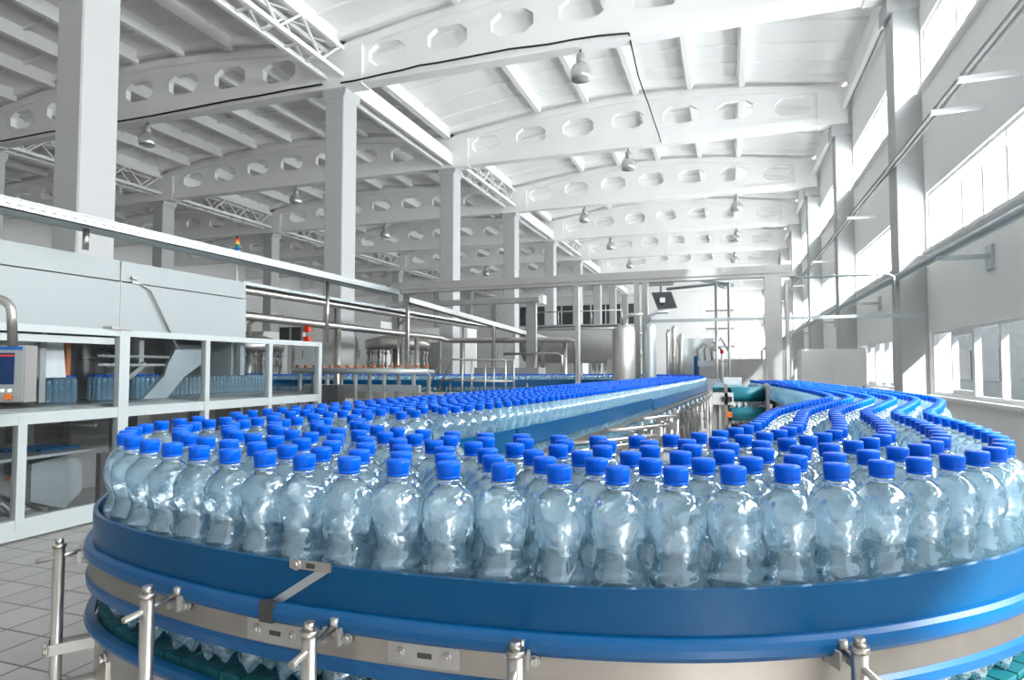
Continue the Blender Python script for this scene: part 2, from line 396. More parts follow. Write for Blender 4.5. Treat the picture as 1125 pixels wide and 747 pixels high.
def off_pt(t, d):                              # d > 0: outward of the B edge, d < 0: beyond the A edge by |d|
    if d >= 0:
        p = cr(Bp, t); q = cr(Bp, min(t + .02, len(AB) - 1)); p_ = cr(Bp, max(t - .02, 0)); tg = (q - p_).normalized()
        n = Vector((tg.y, -tg.x)); 
        if n.dot(cr(A, t) - p) > 0: n = -n
        return p + n * d
    p = cr(A, t); q = cr(A, min(t + .02, len(AB) - 1)); p_ = cr(A, max(t - .02, 0)); tg = (q - p_).normalized()
    n = Vector((tg.y, -tg.x))
    if n.dot(cr(Bp, t) - p) > 0: n = -n
    return p - n * d
def frange(a, b, st):
    n = max(1, int(round((b - a) / st))); return [a + (b - a) * i / n for i in range(n + 1)]
def sweep(mb, side, t0, t1, prof, st=.03):     # prof: closed polygon of (offset from edge, dz)
    ts = frange(t0, t1, st); n = len(prof); v = []; f = []
    for t in ts:
        for d, z in prof:
            p = off_pt(t, d) if side == 'B' else off_pt(t, -d); v.append((p.x, p.y, Z(z)))
    for i in range(len(ts) - 1):
        for k in range(n):
            q = (k + 1) % n; a = (i * n + k, i * n + q, (i + 1) * n + q, (i + 1) * n + k); f.append(a if side == 'B' else a[::-1])
    f.append(tuple(range(n))); f.append(tuple((len(ts) - 1) * n + k for k in range(n))[::-1])
    mb.add(v, f, False); return mb
BASE = -.42
T_BEND0, T_BEND1 = 10.6, 20.0

cvf = E('bottle_conveyor', (-4, 10.5, 0), 'straight blue sided conveyor crossing far behind with a file of bottles', 'conveyor')
cvs = E('bottle_conveyor', (-.9, 5, 0), 'straight blue sided conveyor stream coming forward on the left of the aisle', 'conveyor')
cv = E('bottle_conveyor', (-.4, 1.6, 0), 'large curved blue walled conveyor carrying rows of water bottles', 'conveyor')
# chain of teal slats
mb = MB(); TE = len(AB) - 1
ts = []; t = 0
L = 0; last = None
for q in frange(0, TE, .01):
    p = cr(Bp, q)
    if last is None or (p - last).length >= (.038 if 9 < q < 21 else .15): ts.append(q); last = p
for i in range(len(ts) - 1):
    ta = ts[i]; tb = ta + (ts[i + 1] - ta) * .9
    v = []
    for t_ in (ta, tb):
        for d, z in ((-1, BASE), (.036, BASE), (.036, BASE - .022), (-1, BASE - .022)):
            if d < 0: p = off_pt(t_, -.04)
            else: p = off_pt(t_, d)
            v.append((p.x, p.y, Z(z)))
    mb.add(v, [(0, 1, 2, 3), (7, 6, 5, 4), (0, 4, 5, 1), (1, 5, 6, 2), (2, 6, 7, 3), (3, 7, 4, 0)])
    if i == len(ts) - 2 or (ta < 3.2 <= tb) or (ta < 8.95 <= ts[i + 1]):
        mb.build('slat_chain', 'teal', cvf if ta < 3.3 else (cvs if ta < 9.1 else cv)); mb = MB()
for q0_, q1_, par_ in ((0, 3.2, cvf), (3.2, 8.95, cvs), (8.95, TE, cv)):
  mb = MB(); v = []; f = []; qs = frange(q0_, q1_, .2)
  for q in qs:
    a = off_pt(q, -.045); b = off_pt(q, .03)
    v += [(a.x, a.y, Z(BASE - .024)), (b.x, b.y, Z(BASE - .024)), (b.x, b.y, Z(BASE - .10)), (a.x, a.y, Z(BASE - .10))]
  for i in range(len(qs) - 1):
    for k in range(4): f.append((i * 4 + k, i * 4 + (k + 1) % 4, i * 4 + 4 + (k + 1) % 4, i * 4 + 4 + k))
  mb.add(v, f); mb.build('conveyor_bed', 'mid', par_)
# outer guard wall of the bend and its supports
G0, G1 = 9.0, 24
mb = MB(); sweep(mb, 'B', G0, G1, [(.040, -.25), (.040, -.322), (.047, -.322), (.047, -.25)]); mb.build('guard_wall', 'guard', cv)
mb = MB(); sweep(mb, 'B', G0, G1, [(.047, -.302), (.052, -.302), (.058, -.306), (.060, -.312), (.060, -.320), (.056, -.326), (.047, -.326)]); mb.build('guard_lip', 'lip', cv)
mb = MB(); sweep(mb, 'B', G0, G1, [(.042, -.324), (.042, -.357), (.052, -.357), (.052, -.324)]); mb.build('steel_band', 'brushed', cv)
mb = MB(); sweep(mb, 'B', G0, G1, [(.036, -.355), (.036, -.376), (.055, -.374), (.056, -.362), (.050, -.355)]); mb.build('lower_blue_strip', 'lip', cv)
mb = MB(); sweep(mb, 'B', 9.6, 13.62, [(.040, -.428), (.040, -.444), (.054, -.444), (.057, -.436), (.054, -.428)]); mb.build('chain_guard_strip', 'lip', cv)
mb = MB(); sweep(mb, 'B', 13.66, 20, [(.040, -.427), (.040, -.447), (.056, -.447), (.060, -.437), (.056, -.427)]); mb.build('wear_strip', 'wear', cv)
mb = MB(); sweep(mb, 'B', 9.2, 20, [(.034, -.45), (.034, -1.15), (.040, -1.15), (.040, -.45)]); mb.build('side_skirt', 'steel', cv)
mb = MB(); sweep(mb, 'A', 10.0, 23, [(.040, -.37), (.040, -.42), (.046, -.42), (.046, -.37)]); mb.build('inner_guide_rail', 'lip', cv)
# inner guard of the left stream
mb = MB(); sweep(mb, 'A', 6.9, 8.95, [(.036, -.215), (.036, -.285), (.044, -.285), (.044, -.215)]); mb.build('inner_guard_wall', 'guard', cvs)
mb = MB(); sweep(mb, 'A', 8.97, 10.6, [(.036, -.215), (.036, -.285), (.044, -.285), (.044, -.215)]); mb.build('inner_guard_wall', 'guard', cv)
mb = MB(); sweep(mb, 'A', 3.2, 6.86, [(.036, -.23), (.036, -.30), (.044, -.30), (.044, -.23)]); mb.build('inner_guard_wall', 'lip', cvs)
mb = MB(); sweep(mb, 'A', 3.2, 8.95, [(.036, -.315), (.036, -.335), (.050, -.335), (.050, -.315)]); mb.build('inner_steel_rail', 'steel', cvs)
mb = MB(); sweep(mb, 'A', 8.97, 10.4, [(.036, -.315), (.036, -.335), (.050, -.335), (.050, -.315)]); mb.build('inner_steel_rail', 'steel', cv)
mb = MB(); sweep(mb, 'A', 3.2, 8.95, [(.040, -.44), (.040, -.56), (.052, -.56), (.052, -.44)]); mb.build('frame_side', 'steel', cvs)
mb = MB(); sweep(mb, 'A', 8.97, 10.4, [(.040, -.44), (.040, -.56), (.052, -.56), (.052, -.44)]); mb.build('frame_side', 'steel', cv)
mb = MB(); sweep(mb, 'B', 3.25, 8.9, [(.036, -.26), (.036, -.34), (.044, -.34), (.044, -.26)]); mb.build('outer_guard_wall', 'guard', cvs)
mb = MB(); sweep(mb, 'B', 0, 3.2, [(.040, -.44), (.040, -.56), (.052, -.56), (.052, -.44)]); mb.build('frame_side', 'steel', cvf)
mb = MB(); sweep(mb, 'B', 3.25, 8.9, [(.040, -.44), (.040, -.56), (.052, -.56), (.052, -.44)]); mb.build('frame_side', 'steel', cvs)
mb = MB(); sweep(mb, 'B', 0, 3.0, [(.036, -.22), (.036, -.34), (.044, -.34), (.044, -.22)]); mb.build('far_guard_wall', 'guard', cvf)
mb = MB(); sweep(mb, 'A', 20.4, 25, [(.036, -.24), (.036, -.31), (.044, -.31), (.044, -.24)]); mb.build('inner_guard_wall', 'steel', cv)
mb = MB(); sweep(mb, 'A', 18.6, 25, [(.040, -.44), (.040, -.56), (.052, -.56), (.052, -.44)]); mb.build('frame_side', 'steel', cv)
# outward direction at t on B
def outn(t):
    return (off_pt(t, .1) - off_pt(t, 0)).normalized()
# joint plates on the band and a strip standing in for the diagonal panel gap
def plate(t0, t1, d, z0, z1, name, m='satin', bolts=2, slot=True, side='B'):
    mb = MB(); sweep(mb, side, t0, t1, [(d, z0), (d, z1), (d + .003, z1), (d + .003, z0)], .03); o = mb.build(name, m, cv)
    tb = [t0 + (t1 - t0) * .18, t0 + (t1 - t0) * .82][:bolts]
    for q in tb:
        p = off_pt(q, d + .003); n = outn(q); MB().hexbolt((p.x, p.y, Z((z0 + z1) / 2)), (n.x, n.y, 0), .005, .006).build('bolt', 'steel', o)
    if slot:
        mb = MB(); a = t0 + (t1 - t0) * .42; b = t0 + (t1 - t0) * .62; zc = (z0 + z1) / 2
        sweep(mb, side, a, b, [(d + .003, zc + .003), (d + .003, zc - .003), (d + .0036, zc - .003), (d + .0036, zc + .003)], .03); mb.build('slot', 'dark', o)
    return o
def t_at(px_x, dz, d=.05):                     # where the band crosses a bearing (used once to lay out the plates)
    best = None
    for q in frange(11, 19.5, .01):
        p = off_pt(q, d); a = math.degrees(math.atan2(p.x, p.y)); best = min(best, (abs(a - px_x), q)) if best else (abs(a - px_x), q)
    return best[1]
tj = t_at(-43.0, 0)
plate(t_at(-41.3, 0), t_at(-36.9, 0), .052, -.327, -.354, 'joint_plate'); 
plate(t_at(-29.8, 0), t_at(-23.6, 0), .052, -.327, -.352, 'joint_plate')
plate(t_at(-38.2, 0), t_at(-34.9, 0), .047, -.246, -.257, 'top_clip', 'steel', 1, True)
mb = MB(); ta, tb = t_at(-39.6, 0), t_at(-36.0, 0); v = []
for q, z in ((ta, -.302), (ta + .045, -.302), (tb + .045, -.256), (tb, -.256)):
    for d in (.0472, .0488): p = off_pt(q, d); v.append((p.x, p.y, Z(z)))
mb.add(v, [(0, 2, 4, 6), (7, 5, 3, 1), (0, 1, 3, 2), (2, 3, 5, 4), (4, 5, 7, 6), (6, 7, 1, 0)]); mb.build('panel_gap_strip', 'galv', cv)  # bright strip drawn where bottles show through the gap between guard panels
mb = MB(); ta = t_at(-40.1, 0); v = []
for q, z in ((ta, -.3265), (ta + .05, -.3265), (ta + .05, -.300), (ta, -.300)):
    for d in (.052, .0612): p = off_pt(q, d); v.append((p.x, p.y, Z(z)))
mb.add(v, [(0, 2, 4, 6), (7, 5, 3, 1), (0, 1, 3, 2), (2, 3, 5, 4), (4, 5, 7, 6), (6, 7, 1, 0)]); mb.build('gap_strip_foot', 'dark', cv)

# bracket posts around the bend
post_info = [(-1.09, .78), (-.74, .65), (-.46, .62), (-.22, .65), (.13, .78)]
def nearest_t(x, y):
    return min((((off_pt(q, .05) - Vector((x, y))).length, q) for q in frange(9, 20, .02)))[1]
for i, (x, y) in enumerate(post_info):
    q = nearest_t(x, y); bp = off_pt(q, .054); n = outn(q); top = -.305
    P = MB(); P.tube([(x, y, Z(top)), (x, y, Z(-.95))], .0088, 20)
    po = P.build('bracket_post', 'steel', cv)
    b = MB(); b.tube([(x, y, Z(top) - .002), (x, y, Z(top) + .004)], .0105, 20); b.tube([(x, y, Z(top) + .003), (x, y, Z(top) + .013)], .0068, 6); b.build('hex_bolt', 'steel', po)
    r = MB(); d = (Vector((x, y)) - bp); ln = d.length; dn = d.normalized()
    e0 = bp; e1 = Vector((x, y)) + dn * .032; zr = top - .016
    r.tube([(e0.x, e0.y, Z(zr) + .004), (e1.x, e1.y, Z(zr) - .006)], .0042, 12); r.build('clamp_rod', 'steel', po)
    c = MB(); tx = Vector((-n.y, n.x))
    for s_ in (-1, 1):
        a = bp + tx * (.010 * s_); c.bar((a.x, a.y, Z(zr) - .006), (a.x + n.x * .014, a.y + n.y * .014, Z(zr) - .006), .003, .020)
    a = bp; c.bar((a.x + tx.x * .02, a.y + tx.y * .02, Z(zr) - .004), (a.x - tx.x * .02, a.y - tx.y * .02, Z(zr) - .004), .003, .014)
    c.hexbolt((a.x + tx.x * .016, a.y + tx.y * .016, Z(zr) - .010), (n.x, n.y, 0), .0045, .008)
    c.tube([(a.x + n.x * .006, a.y + n.y * .006, Z(zr) - .002), (a.x + n.x * .006, a.y + n.y * .006, Z(zr) + .014)], .0055, 6)
    c.build('rod_clamp', 'satin', po)
    if i == 0:
        for zz in (-.475, -.545):
            mb = MB(); sk = off_pt(q, .04); s2 = Vector((x, y)) + dn * .012
            for s_ in (-1, 1):
                o_ = tx * (.013 * s_); mb.bar((sk.x + o_.x, sk.y + o_.y, Z(zz)), (s2.x + o_.x, s2.y + o_.y, Z(zz)), .003, .018)
            mb.bar((s2.x - tx.x * .016, s2.y - tx.y * .016, Z(zz)), (s2.x + tx.x * .016, s2.y + tx.y * .016, Z(zz)), .003, .018)
            mb.build('strap_bracket', 'satin', po); k = MB()
            for s_ in (-1, 1): k.hexbolt((s2.x + tx.x * .012 * s_, s2.y + tx.y * .012 * s_, Z(zz)), (dn.x, dn.y, 0), .006, .007)
            k.build('bolt', 'steel', po)
    else:
        mb = MB(); sk = off_pt(q, .04); mb.bar((sk.x, sk.y, Z(-.60)), (x, y, Z(-.60)), .03, .02); mb.build('strap_bracket', 'steel', po)
# bolts on the skirt
for q in frange(11, 19, .9):
    mb = MB(); p = off_pt(q, .040); n = outn(q); mb.hexbolt((p.x, p.y, Z(-.475)), (n.x, n.y, 0), .008, .010); p = off_pt(q, .040); mb.bar((p.x, p.y, Z(-.50)), (p.x + n.x * .003, p.y + n.y * .003, Z(-.50)), .03, .045); mb.build('skirt_bolt', 'steel', cv)
# rail brackets and legs along the straight parts
def rail_post(side, q, z0=-.20, floor=False):
    p = off_pt(q, .095) if side == 'B' else off_pt(q, -.095); e = off_pt(q, .045) if side == 'B' else off_pt(q, -.045)
    mb = MB(); mb.tube([(p.x, p.y, Z(z0)), (p.x, p.y, Z(-1.6) if floor else Z(-.72))], .011, 8)
    mb.tube([(p.x + (p.x - e.x) * .7, p.y + (p.y - e.y) * .7, Z(z0 - .05)), (e.x, e.y, Z(z0 - .05))], .006, 8)
    mb.tube([(p.x, p.y, Z(-.52)), (e.x, e.y, Z(-.52))], .010, 8)
    mb.bar((p.x, p.y, Z(z0 - .07)), (p.x, p.y, Z(z0 - .03)), .03, .03)
    mb.build('rail_post', 'steel', cvf if q < 3.2 else (cvs if q < 8.96 else cv))
q = 3.4
while q < 9.9: rail_post('A', q, -.33 if q < 7.55 else -.39, int(q * 10) % 3 == 0); q += .16 if q < 6.9 else .2
for q in frange(20.2, 24.6, .25): rail_post('A', q, -.25, True)
for q in frange(20.6, 24.6, .5): rail_post('B', q, -.33, True)
for q in frange(1, 8.9, .5): rail_post('B', q, -.28, True)
for q in (11.5, 14.5, 17.2):
    a = (cr(A, q) + cr(Bp, q)) / 2; mb = MB(); mb.box(a.x - .03, a.x + .03, a.y - .03, a.y + .03, 0, Z(BASE - .10)); mb.box(a.x - .06, a.x + .06, a.y - .06, a.y + .06, 0, .02); mb.build('leg', 'steel', cv)

# ================================================================== BOTTLES
HB = .30
def r_w(z): return .0326 + .0007 * math.sin(z * 40)
def body_profile(nr):
    pts = [(0, .012), (.010, .012), (.018, .006), (.0245, .0), (.0295, .006), (.0325, .018), (.0330, .03)]
    for i in range(1, nr):
        z = .03 + .135 * i / nr; pts.append((r_w(z) + .0004 * math.cos(z * 2 * math.pi / .0115), z))
    pts += [(.0326, .169), (.0308, .176), (.0282, .184), (.0262, .192), (.0256, .198), (.0264, .204), (.0286, .211), (.0314, .219), (.0336, .233), (.0335, .243),
            (.0318, .251), (.0282, .258), (.0232, .264), (.0180, .268), (.0142, .271), (.0132, .275), (.0158, .2765), (.0158, .2785), (.0130, .2795), (.0130, .294), (0, .294)]
    return pts
def feet(r, z, t):
    if z < .03:
        k = .5 + .5 * math.cos(5 * t); return (r * (1 - .10 * (1 - k) * (1 - z / .03)), z + (.014 * (1 - k)) * (1 - z / .03))
    if .03 <= z <= .17:
        return (r + .0015 * math.sin(3 * t + z * 420), z)
    if .20 < z < .262:
        return (r + .0014 * math.cos(5 * t + z * 110), z)
    return (r, z)
mb = MB(); mb.lathe(body_profile(48), n=36, fn=feet); proto = mb.build('water_bottle', 'bottle')
def cap_mesh(n, rid=True):
    mb = MB(); rf = (lambda r, z, t: (r + (.0003 * math.cos(30 * t) if .281 < z < .296 and rid else 0), z))
    mb.lathe([(.0135, .2795), (.0146, .2798), (.0147, .2822), (.0141, .2826), (.0141, .2832), (.0147, .2836), (.0155, .296), (.0153, .2985), (.0140, .2998), (0, .3)], n=n, fn=rf)
    return mb
capo = cap_mesh(40).build('cap', 'cap', proto)

def lane_pts(i, n, t0, t1, sp, jit):
    out = []; last = None; ph = random.random() * sp; acc = -ph
    prev = None
    for q in frange(t0, t1, .004):
        u = i / (n - 1); p = cr(Bp, q).lerp(cr(A, q), u)
        if prev is not None: acc += (p - prev).length
        prev = p
        if acc >= 0:
            out.append((p.x + random.uniform(-jit, jit), p.y + random.uniform(-jit, jit), q)); acc -= sp * random.choice((1, 1, 1, 1.04))
    return out
YAW, PIT = R(19), R(2.53)
def depth_and_x(x, y, z):                      # bearing of a bottle as seen from where the photographer stands
    r = x * math.cos(YAW) + y * math.sin(YAW); f = -x * math.sin(YAW) + y * math.cos(YAW); return f, r / max(f, .01)
B_ALL = []
for i in range(8):
    for x, y, q in lane_pts(i, 8, 0, 10.55, .0695, .0006): B_ALL.append((x, y, q, 'stream', i))
for i in range(6):
    for x, y, q in lane_pts(i, 6, 10.62 + .02 * (i % 2), 24.2, .0692 if i else .0705, .0007): B_ALL.append((x, y, q, 'bend', i))
# remove accidental overlaps (keep the earlier one)
keep = []; grid = {}
for b in B_ALL:
    c = (int(b[0] // .08), int(b[1] // .08)); ok = True
    for dx in (-1, 0, 1):
        for dy in (-1, 0, 1):
            for o in grid.get((c[0] + dx, c[1] + dy), ()):
                if (o[0] - b[0]) ** 2 + (o[1] - b[1]) ** 2 < .0664 ** 2: ok = False
    if ok: keep.append(b); grid.setdefault(c, []).append(b)
B_ALL = keep
vis = []
for b in B_ALL:
    f, tx = depth_and_x(b[0], b[1], 0)
    vis.append((f if f > .3 and abs(tx) < .86 else f + 50, b))
vis.sort(key=lambda e: e[0])
NEAR = [b for f, b in vis[:300]]; FAR = [b for f, b in vis[300:]]
def ordinal(n):
    return f"{n}{'th' if 10 <= n % 100 <= 20 else {1: 'st', 2: 'nd', 3: 'rd'}.get(n % 10, 'th')}"
rows = {}
for b in NEAR: rows.setdefault((b[3], b[4]), []).append(b)
RN = ['front', 'second', 'third', 'fourth', 'fifth', 'sixth', 'seventh', 'eighth']
first = True
for (reg, lane), L_ in sorted(rows.items()):
    L_.sort(key=lambda b: b[2])
    if reg == 'stream': L_.reverse()
    for n_, b in enumerate(L_):
        if first: o = proto; c = capo
        else:
            o = proto.copy(); COL.objects.link(o); c = capo.copy(); c.parent = o; COL.objects.link(c)
        first = False
        o.location = (b[0], b[1], Z(BASE) + .0005); o.rotation_euler = (0, 0, random.uniform(0, 6.28))
        if reg == 'bend':
            lab = f"clear water bottle with blue cap, {ordinal(n_ + 1)} from left end in {RN[lane]} row behind blue guard"
            grp = 'water bottles on the curved conveyor'
        else:
            lab = f"clear water bottle with blue cap, {ordinal(n_ + 1)} back in {RN[lane] if lane else 'first'} file of straight left stream"
            grp = 'water bottles on the straight left stream'
        tag(o, lab, 'bottle', grp)
# the rest of the bottles: one object
mb = MB()
fp = [(0, .004), (.024, 0), (.032, .012), (.0333, .03), (.0326, .06), (.0335, .09), (.0330, .12), (.0300, .16), (.0246, .190), (.0256, .202), (.0332, .228), (.0333, .243), (.0275, .259), (.015, .270), (.0132, .281), (0, .281)]
N8 = 10
fv = []; ff = []
t_ = MB(); t_.lathe(fp, n=N8); nb = len(t_.f); t_.lathe([(.0135, .2795), (.0148, .281), (.0155, .297), (.0142, .3), (0, .3)], n=12)
tv, tf = t_.v, t_.f
V = []; F = []; MI = []
for b in FAR:
    o = len(V); a = random.uniform(0, 6.28); ca, sa = math.cos(a), math.sin(a)
    V += [(b[0] + .96 * x * ca - .96 * y * sa, b[1] + .96 * x * sa + .96 * y * ca, Z(BASE) + .0005 + z) for x, y, z in tv]
    F += [tuple(i + o for i in q) for q in tf]; MI += [0] * nb + [1] * (len(tf) - nb)
me = bpy.data.meshes.new('distant_bottles'); me.from_pydata(V, [], F); me.materials.append(M['bottlefar']); me.materials.append(M['cap'])
me.polygons.foreach_set('material_index', MI); me.polygons.foreach_set('use_smooth', [True] * len(F)); me.update()
o = bpy.data.objects.new('distant_bottles', me); COL.objects.link(o)
tag(o, 'mass of distant blue-capped water bottles streaming away on the conveyor', 'bottles', None, 'stuff')

# ================================================================== PACKING MACHINE (left)
FX = -6.2
hood = E('packing_machine', (-6.8, 5, 0), 'long white enclosed packing machine with hood and glazed white guard frame', 'machine')
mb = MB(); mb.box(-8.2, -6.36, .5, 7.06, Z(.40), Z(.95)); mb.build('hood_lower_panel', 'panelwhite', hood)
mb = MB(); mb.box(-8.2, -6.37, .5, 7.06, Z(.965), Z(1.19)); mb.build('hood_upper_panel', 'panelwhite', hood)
mb = MB(); mb.box(-6.372, -6.355, 5.14, 5.15, Z(.40), Z(1.18)); mb.build('panel_seam', 'satin', hood)
mb = MB(); mb.tube([(-6.35, 5.36, Z(.965)), (-6.33, 5.5, Z(.90)), (-6.33, 5.9, Z(.22))], .012, 8); mb.build('gas_strut', 'satin', hood)
mb = MB(); mb.box(-6.36, -6.33, 5.26, 5.34, Z(1.0), Z(1.03)); mb.box(-6.36, -6.33, 5.26, 5.36, Z(.95), Z(.975)); mb.build('latch', 'satin', hood)
mb = MB(); mb.box(-8.1, -6.5, 6.95, 7.05, Z(-.1), Z(.40)); mb.box(-6.45, -6.37, 6.98, 7.06, Z(-.1), Z(.4)); mb.build('hood_end_frame', 'panelwhite', hood)
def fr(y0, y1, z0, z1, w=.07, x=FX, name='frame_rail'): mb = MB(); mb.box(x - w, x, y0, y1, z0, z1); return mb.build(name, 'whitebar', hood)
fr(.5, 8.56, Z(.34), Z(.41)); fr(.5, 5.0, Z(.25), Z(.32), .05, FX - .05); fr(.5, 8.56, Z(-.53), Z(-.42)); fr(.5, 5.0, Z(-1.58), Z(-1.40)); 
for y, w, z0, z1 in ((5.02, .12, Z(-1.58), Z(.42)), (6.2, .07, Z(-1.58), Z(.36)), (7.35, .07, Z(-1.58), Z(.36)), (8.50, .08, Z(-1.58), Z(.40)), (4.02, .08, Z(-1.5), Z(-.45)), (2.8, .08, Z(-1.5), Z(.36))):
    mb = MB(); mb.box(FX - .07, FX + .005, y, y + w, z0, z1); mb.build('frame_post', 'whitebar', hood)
mb = MB(); mb.box(FX - .10, FX + .03, 4.9, 5.16, Z(.41), Z(.44)); mb.build('post_cap', 'satin', hood)
for y0, y1, z0, z1 in ((.6, 5.0, Z(-.42), Z(.25)), (5.14, 6.2, Z(-.42), Z(.34)), (6.27, 7.35, Z(-.42), Z(.34)), (7.42, 8.5, Z(-.42), Z(.34)), (.6, 4.02, Z(-1.40), Z(-.53)), (4.1, 5.02, Z(-1.40), Z(-.53))):
    mb = MB(); mb.box(FX - .04, FX - .034, y0, y1, z0, z1); mb.build('clear_panel', 'plexi', hood)
mb = MB(); mb.box(-7.6, -6.35, .5, 8.7, Z(-.47), Z(-.385)); mb.build('pack_bed', 'steel', hood)
mb = MB(); mb.box(-6.36, -6.33, .5, 8.7, Z(-.47), Z(-.41)); mb.build('bed_side_rail', 'galv', hood)
mb = MB(); mb.box(-8.3, -8.25, .5, 7.0, .1, Z(.4)); mb.build('darkening_panel', 'mid', hood)  # grey sheet added to make the machine interior darker
mb = MB(); mb.box(-8.2, -6.5, 4.4, 4.46, Z(-.35), Z(.38)); mb.build('inner_bulkhead', 'satin', hood)
mb = MB(); mb.box(-8.0, -7.5, 4.9, 5.3, Z(-.38), Z(.3)); mb.build('inner_cabinet', 'satin', hood)
mb = MB(); mb.box(-7.9, -7.5, 5.9, 6.6, Z(-.38), Z(.05)); mb.build('inner_cabinet', 'satin', hood)
mb = MB(); mb.prism_axis([(-7.0, Z(-.1)), (-6.55, Z(-.1)), (-6.6, Z(.25)), (-6.9, Z(.32)), (-7.0, Z(.32))], 4.2, 4.7, 'y'); mb.build('discharge_chute', 'frame', hood)
# transparent-side carriage plates
mb = MB(); mb.prism_axis([(6.25, Z(.30)), (6.75, Z(.30)), (6.75, Z(.12)), (6.35, Z(-.12)), (6.1, Z(-.38)), (5.75, Z(-.38)), (6.05, Z(-.10)), (6.1, Z(.05))], -6.75, -6.70, 'x'); mb.build('carriage_plate', 'galv', hood)
mb = MB(); mb.box(-6.78, -6.74, 5.2, 6.8, Z(.12), Z(.15)); mb.box(-6.78, -6.74, 5.2, 6.3, Z(.02), Z(.05)); mb.build('guide_bars', 'satin', hood)
mb = MB(); mb.tube([(-7.0, 5.2, Z(.12))] + arc((-7.0, 5.5, Z(.08)), .14, 160, 10, 8, 'yz') + [(-7.0, 5.75, Z(-.1))], .03, 8); mb.build('cable_chain', 'dark', hood)
mb = MB(); mb.bar((-6.8, 5.62, Z(-.12)), (-6.8, 5.85, Z(.05)), .05, .06); mb.build('pusher_arm', 'steel', hood)
mb = MB(); mb.box(-6.9, -6.86, 4.92, 4.97, Z(-.2), Z(.3)); mb.build('orange_hose', 'orange', hood)
# lower compartment: folding unit
mb = MB(); mb.prism_axis([(4.50, Z(-.98)), (4.88, Z(-.93)), (5.03, Z(-1.05)), (5.03, Z(-1.35)), (4.85, Z(-1.50)), (4.50, Z(-1.36))], -7.0, -6.72, 'x'); mb.build('drive_housing', 'galv', hood)
mb = MB(); mb.bar((-7.05, 3.7, Z(-.75)), (-7.05, 4.9, Z(-1.48)), .1, .18); mb.bar((-7.15, 3.7, Z(-.95)), (-7.15, 4.6, Z(-1.5)), .08, .10); mb.build('inclined_beam', 'satin', hood)
mb = MB(); mb.box(-7.8, -6.5, 3.9, 5.0, Z(-.90), Z(-.87)); mb.build('inner_shelf', 'galv', hood)
mb = MB(); mb.bar((-6.9, 4.4, Z(-1.14)), (-6.9, 4.55, Z(-.98)), .03, .03); mb.build('orange_bracket', 'orange', hood)
mb = MB()
for k in range(5): mb.box(-7.2 + k * .1, -7.12 + k * .1, 4.35 + k * .06, 4.8 + k * .05, Z(-.868), Z(-.84 + .01 * (k % 2)))
mb.build('blue_tools', 'guard', hood)
mb = MB(); mb.tube([(-6.6, 3.95, Z(-1.35)), (-6.6, 4.15, Z(-1.30)), (-6.6, 4.25, Z(-1.42)), (-6.6, 4.4, Z(-1.4))], .025, 8); mb.lathe([(.0, -.03), (.06, -.03), (.06, .03), (0, .03)], (-6.6, 4.3, Z(-1.38)), 14, 'x'); mb.box(-6.75, -6.55, 3.9, 4.5, Z(-1.58), Z(-1.45)); mb.build('pneumatic_valve', 'satin', hood)
mb = MB(); mb.box(-8.2, -7.6, 3.0, 5.0, Z(-1.58), Z(-.95)); mb.build('inner_cabinet', 'mid', hood)
mb = MB()
for y in (3.2, 4.6, 4.9, 6.0, 7.2, 8.3): mb.box(-7.5, -7.42, y, y + .08, 0, Z(-.47))
mb.build('bed_leg', 'satin', hood)['kind'] = 'stuff'
mb = MB(); mb.tube([(-8.0, 5.0, Z(-.62)), (-6.5, 5.0, Z(-.62))], .02, 8); mb.tube([(-7.2, 4.7, Z(-1.3)), (-7.2, 4.7, Z(-.6))], .015, 8); mb.build('inner_pipe', 'steel', hood)

# six-packs on the pack bed
def pack(x, y, first=[None]):
    if first[0] is None:
        e = E('water_bottle_pack', (x, y, Z(-.383)), '', 'pack', 'shrink wrapped packs on the packing machine')
        k = 0
        for i in range(5):
            for j in range(3):
                if k == 0:
                    m_ = MB(); m_.lathe([(.0, .002), (.030, 0), (.0333, .03), (.0326, .08), (.0333, .15), (.0262, .19), (.0335, .235), (.024, .262), (.013, .275), (.013, .28), (0, .28)], n=12)
                    b = m_.build('bottle', 'bottlefar'); c = MB().lathe([(0, .2795), (.0155, .281), (.0155, .297), (.0140, .3), (0, .3)], n=12).build('cap', 'cap', b); proto_b = b
                else:
                    b = proto_b.copy(); COL.objects.link(b); c = proto_b.children[0].copy(); COL.objects.link(c); c.parent = b
                b.parent = e; b.location = ((j - 1) * .068, (i - 2) * .068, 0); k += 1
        m_ = MB(); m_.box(-.104, .104, -.172, .172, -.001, .25); f = m_.build('shrink_film', 'film'); f.parent = e
        first[0] = e; return e
    e = copy_tree(first[0]); e.location = (x, y, Z(-.383)); return e
for y, lab in ((4.82, 'shrink wrapped pack of water bottles just right of the control panel'), (5.55 - .17, 'shrink wrapped pack of water bottles left of the thick frame post'), (5.88, 'shrink wrapped pack of water bottles just right of the thick frame post')):
    tag(pack(-6.85, y), lab, 'pack', 'shrink wrapped packs on the packing machine')
# row of bottles waiting behind the carriage
k = 0
fb = [o for o in COL.objects if o.name == 'bottle'][0]
for i in range(30):
    b = fb.copy(); COL.objects.link(b); b.parent = None; b.name = 'water_bottle'; c = fb.children[0].copy(); COL.objects.link(c); c.parent = b
    b.location = (-7.2, 6.42 + i * .073, Z(-.385)); tag(b, f'blue capped water bottle, {ordinal(i + 1)} back in the single file inside packing machine', 'bottle', 'single file of bottles inside the packing machine')

